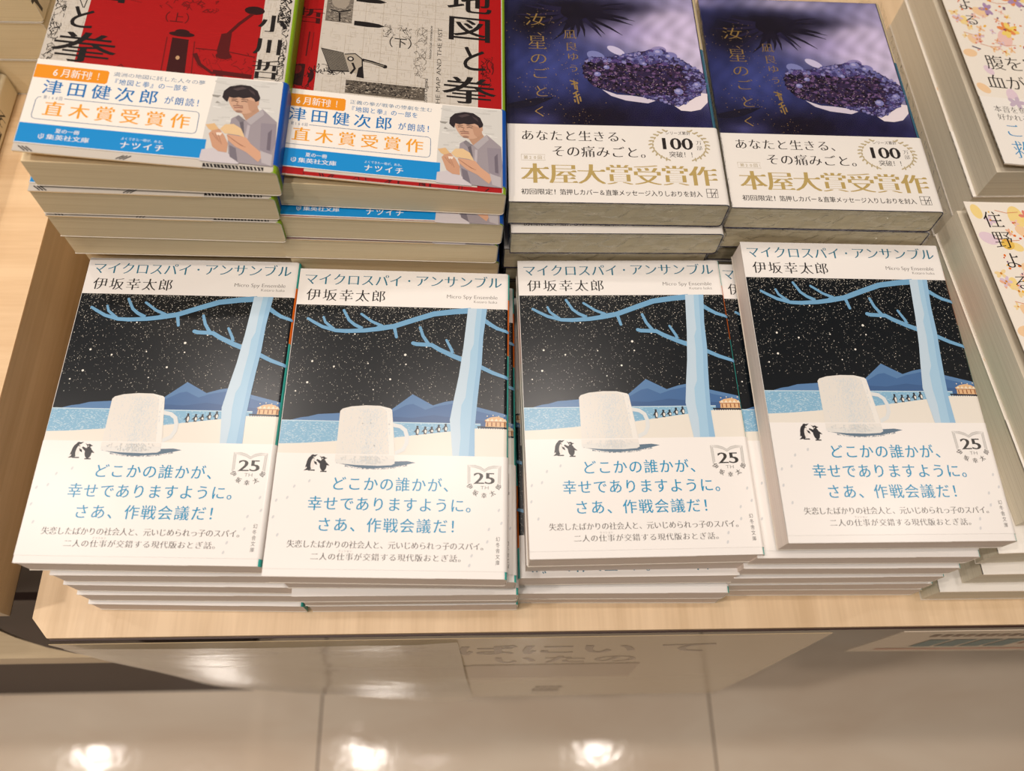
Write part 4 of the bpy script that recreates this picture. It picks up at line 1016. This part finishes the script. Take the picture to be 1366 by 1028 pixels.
    if kind in BAND_V:
        raw = Raw(); b0, b1 = BAND_V[kind]; dv = 3.4 if kind == 'q' and not top else 0.0; b0 += dv; b1 += dv
        def bc(s, v):
            if kind in 'rq':
                if fm.L0 < s < fm.L0 + 2 * fm.La + fm.Ls: return (16, 84, 176)
                if s < fm.L0 and False: return WHITE
            return BANDCOL[kind]
        base = {'f': 0.02, 'p': 0.04, 't': 0.06}.get(kind, 0.14)
        sheet(raw, fm, 0.0, fm.total, b0, b1, 0.14 + base, 0.24 + base, bc, (), BANDCOL[kind])
        # turned-in edge that closes the band round the fore-edge of the cover
        for s_ in (0.0,):
            a = [fm.at(0, b0, .24 + base), fm.at(0, b1, .24 + base), fm.at(0, b1, -0.32), fm.at(0, b0, -0.32)]
            a = [(p[0] - 0.00012, p[1], p[2]) for p in a]
            raw.face(a, lin(BANDCOL[kind])); raw.face(a[::-1], lin(BANDCOL[kind]))
        if top or kind != 't': lay_art(raw, fm, ARTS[kind][1], 0.24 + base, dv)
        out.append(('paper_band', raw.mesh('paper_band', [M_PRINT if kind in 'fp' else M_PRINT_MATT, M_FOIL]), None))
    if kind == 'p':
        e = 0.9; raw = Raw()
        X0, X1, Y0, Y1, Z0, Z1 = (-W / 2 - e) / 1000, (W / 2 + e) / 1000, -e / 1000, (H * stretch + e) / 1000, -0.1 / 1000, (T + 0.95) / 1000
        rnd = random.Random(6); nx, nz = 44, 6
        def wob(x, z):
            t = (z - Z0) / (Z1 - Z0); k = math.sin(t * math.pi)
            return (0.0007 * math.sin(x * 210 + 6 * t) + 0.0006 * math.sin(x * 480 - 9 * t) + 0.0005 * math.sin(t * 14 + x * 60)) * k - 0.0004 * k
        for (a0, a1, fy, sg) in ((X0, X1, Y0, 1), (X0, X1, Y1, -1)):
            for ii in range(nx):
                for jj in range(nz):
                    q = [(a0 + (a1 - a0) * a / nx, Z0 + (Z1 - Z0) * b / nz) for a, b in ((ii, jj), (ii + 1, jj), (ii + 1, jj + 1), (ii, jj + 1))]
                    q = [(x, fy + sg * (0.0003 - wob(x, z)), z) for x, z in q]
                    raw.face(q if sg > 0 else q[::-1], (1, 1, 1))
        for fx, sg in ((X0, 1), (X1, -1)):
            q = [(fx, Y1, Z0), (fx, Y0 + 0.0003, Z0), (fx, Y0 + 0.0003, Z1), (fx, Y1, Z1)]; raw.face(q if sg > 0 else q[::-1], (1, 1, 1))
        raw.face([(X0, Y0 + 0.0003, Z1), (X1, Y0 + 0.0003, Z1), (X1, Y1, Z1), (X0, Y1, Z1)], (1, 1, 1), 1)
        out.append(('shrink_wrap', raw.mesh('shrink_wrap', [M_FILM, M_FILM_TOP]), None))
    LIB[key] = out
    return out
SPINE_WORD = 'そ皿しの'
GNAME = {'f': 'paperbacks with the snowy mug cover', 'r': 'red and beige paperbacks, first volume', 'q': 'red and beige paperbacks, second volume', 'p': 'shrink-wrapped crystal paperbacks',
         't': 'flower-covered paperbacks', 'l': 'cream books on the left unit', 'k': 'cream books with black spine lettering'}
def book(kind, loc, rz, label, top=False, zs=1.0, tx=0.0, ty=0.0):
    o = empty('paperback_book', loc); o.rotation_euler = (R(tx), R(-ty), R(rz)); o.scale = (1, 1, zs)
    tag(o, label, 'book', GNAME[kind])
    made = {}
    for nm, me, par in build_parts(kind, top):
        made[nm] = link(nm, me, made[par] if par else o)
    return o
ORD = ['topmost', 'second from the top', 'third from the top', 'fourth from the top', 'fifth from the top', 'sixth from the top', 'seventh from the top', 'eighth from the top', 'lowest']
def stack(kind, places, labels, zs=1.0, pitch=None, ztop=None, tilt=(0, 0), z0=0.0003):
    """places bottom -> top: (x, y, rz, flipped)"""
    n = len(places); T = DIM[kind][2] / 1000; H = DIM[kind][1] * DIM[kind][3] / 1000
    for i, (x, y, rz, fl) in enumerate(places):
        k = i / (n - 1); tx, ty = tilt[0] * k, tilt[1] * k
        z = z0 + i * pitch
        if fl:      # turned half round, spine to the left
            c, s = math.cos(R(rz)), math.sin(R(rz)); x, y = x - s * H, y + c * H; rz += 180
        book(kind, (x, y, z - H / 2 * math.tan(R(tx)) * (1 if not fl else -1)), rz, labels[n - 1 - i], top=(i == n - 1), zs=zs, tx=tx, ty=ty)
def lerp_places(b, t, n, jit=0.0, seed=0, over=None):
    rnd = random.Random(seed); out = []
    for i in range(n):
        k = i / (n - 1); e = 0 if i in (0, n - 1) else 1
        p = [b[j] + (t[j] - b[j]) * k + rnd.uniform(-1, 1) * jit * e * (1 if j < 2 else 300) for j in range(3)] + [False]
        if over and i in over:
            for j, val in enumerate(over[i]):
                if val is not None: p[j] = val
        out.append(tuple(p))
    return out
def labs(n, first, rest):
    return [first] + [rest % (ORD[i] if i < n - 1 else 'lowest') for i in range(1, n)]

MUG = 'snowy mug paperback, '
stack('f', [(-0.1370, 0.0130, -1.5, 0), (-0.1360, 0.0146, -1.2, 0), (-0.1357, 0.0156, -1.6, 0), (-0.1348, 0.0168, -1.2, 0), (-0.1435, 0.0181, -1.72, 0)],
      labs(5, 'snowy mug paperback lying topmost on the leftmost front stack', MUG + '%s in the leftmost front stack'), 1.0, 0.0165, tilt=(1.1, .75))
stack('f', [(-0.0297, 0.0115, -0.24, 0), (-0.0305, 0.0118, 0.2, 0), (-0.0312, 0.0100, -.3, 0), (-0.0328, 0.0128, -.8, 0), (-0.0377, 0.0112, -1.49, 0)],
      labs(5, 'snowy mug paperback topmost on the second front stack from left', MUG + '%s in the second front stack from left'), 1.02, 0.0167, tilt=(1.45, -.05))
stack('f', [(0.0749, 0.0141, -0.71, 0), (0.0740, 0.0130, -.5, 0), (0.0738, 0.0165, .1, 1), (0.0768, 0.0196, .2, 0), (0.0772, 0.0189, 0.7, 0)],
      labs(5, 'snowy mug paperback topmost on the third front stack from left', MUG + '%s in the third front stack from left'), 1.02, 0.0166, tilt=(.97, -.2))
stack('f', [(0.1810, 0.0168, -0.5, 0), (0.1790, 0.0165, -.2, 0), (0.1772, 0.0167, 0, 0), (0.1775, 0.0176, -.2, 0), (0.1790, 0.0190, .1, 0), (0.1881, 0.0220, 0.54, 0)],
      labs(6, 'snowy mug paperback topmost on the rightmost, tallest front stack', MUG + '%s in the rightmost front stack'), 0.93, 0.01575, tilt=(1.85, -2.0))
stack('r', [(-0.1440, 0.178, 0.4, 0), (-0.1440, 0.178, 0, 0), (-0.1436, 0.178, 0.2, 0), (-0.1440, 0.177, 0, 0), (-0.1440, 0.1765, 0, 0), (-0.1430, 0.1700, .1, 0), (-0.1418, 0.1672, -.2, 0), (-0.1412, 0.1672, .1, 0), (-0.1368, 0.1680, -0.5, 0)],
      labs(9, 'red-panelled paperback with blue and orange band, topmost at back left', 'thick cream-paged paperback, %s in the stack at back left'), 1.0, 0.01795, tilt=(2.0, -2.5))
stack('q', [(-0.0390, 0.1715, 0.2, 0), (-0.0390, 0.1715, 0, 0), (-0.0388, 0.171, 0.2, 0), (-0.0390, 0.1705, 0, 0), (-0.0395, 0.1700, 0, 0), (-0.0405, 0.1686, -.1, 0), (-0.0386, 0.1684, -.2, 0), (-0.0378, 0.1733, -0.6, 0)],
      labs(8, 'beige cloth-look paperback with tank drawing, topmost beside the red-panelled one', 'thick paperback, %s in the second back stack from left'), 1.0, 0.01755, tilt=(.7, -2.8))
stack('p', [(0.0700, 0.1785, 0.4, 0), (0.0700, 0.1785, 0.2, 0), (0.0698, 0.1782, 0.1, 0), (0.0700, 0.1782, 0.1, 0), (0.0684, 0.1740, .3, 0), (0.0710, 0.1706, .5, 0), (0.0693, 0.1746, -0.07, 0)],
      labs(7, 'shrink-wrapped crystal paperback topmost in the centre back, left one of the pair', 'shrink-wrapped paperback, %s in the left crystal-cover stack'), 1.0, 0.0182, tilt=(-.41, -.53))
stack('p', [(0.1780, 0.1820, -0.5, 0), (0.1780, 0.1820, -.4, 0), (0.1785, 0.1815, -0.6, 0), (0.1780, 0.1815, -.4, 0), (0.1782, 0.1815, -.7, 0), (0.1790, 0.1772, -.8, 0), (0.1770, 0.1765, -0.66, 0)],
      labs(7, 'shrink-wrapped crystal paperback topmost in the right one of the pair', 'shrink-wrapped paperback, %s in the right crystal-cover stack'), 0.93, 0.0171, tilt=(-1.64, -.3))
stack('t', [(0.2909, 0.0137, 0, 0), (0.3032, 0.0182, 0.5, 0), (0.3004, 0.0245, 1.6, 0), (0.3118, 0.0400, 4.3, 0), (0.3129, 0.0405, 4.4, 0)],
      labs(5, 'cream flower-covered paperback topmost at the front of the right edge', 'pale-edged flower paperback, %s in the front stack at right edge'), 1.0, 0.0205)
stack('t', [(0.3278, 0.2176, 1.2, 0), (0.3276, 0.2172, 1.0, 0), (0.3280, 0.2176, 1.2, 0), (0.3280, 0.2174, 1.2, 0), (0.3297, 0.2176, 1.4, 0)],
      labs(5, 'cream paperback with yellow blossoms and blue lettering, topmost at back right', 'pale-edged flower paperback, %s in the back stack at right edge'), 1.0, 0.0205)
# cream books standing on the left unit
for i, (xr, nm) in enumerate([(-0.238, 'lowest'), (-0.2315, 'middle'), (-0.2300, 'topmost')]):
    book('l', (xr - 0.065, 0.3052, 0.0571 + i * 0.0262), 0, 'thick cream book, %s of the pile in the top left corner' % nm, zs=1.0)
book('k', (-0.2688 - 0.056, 0.1325, 0.0571), 0, 'cream book with black spine lettering, lying lower at the left edge')
book('k', (-0.2715 - 0.056, 0.1318, 0.0571 + 0.0168), 0, 'cream book lying on the one with black spine lettering, left edge')
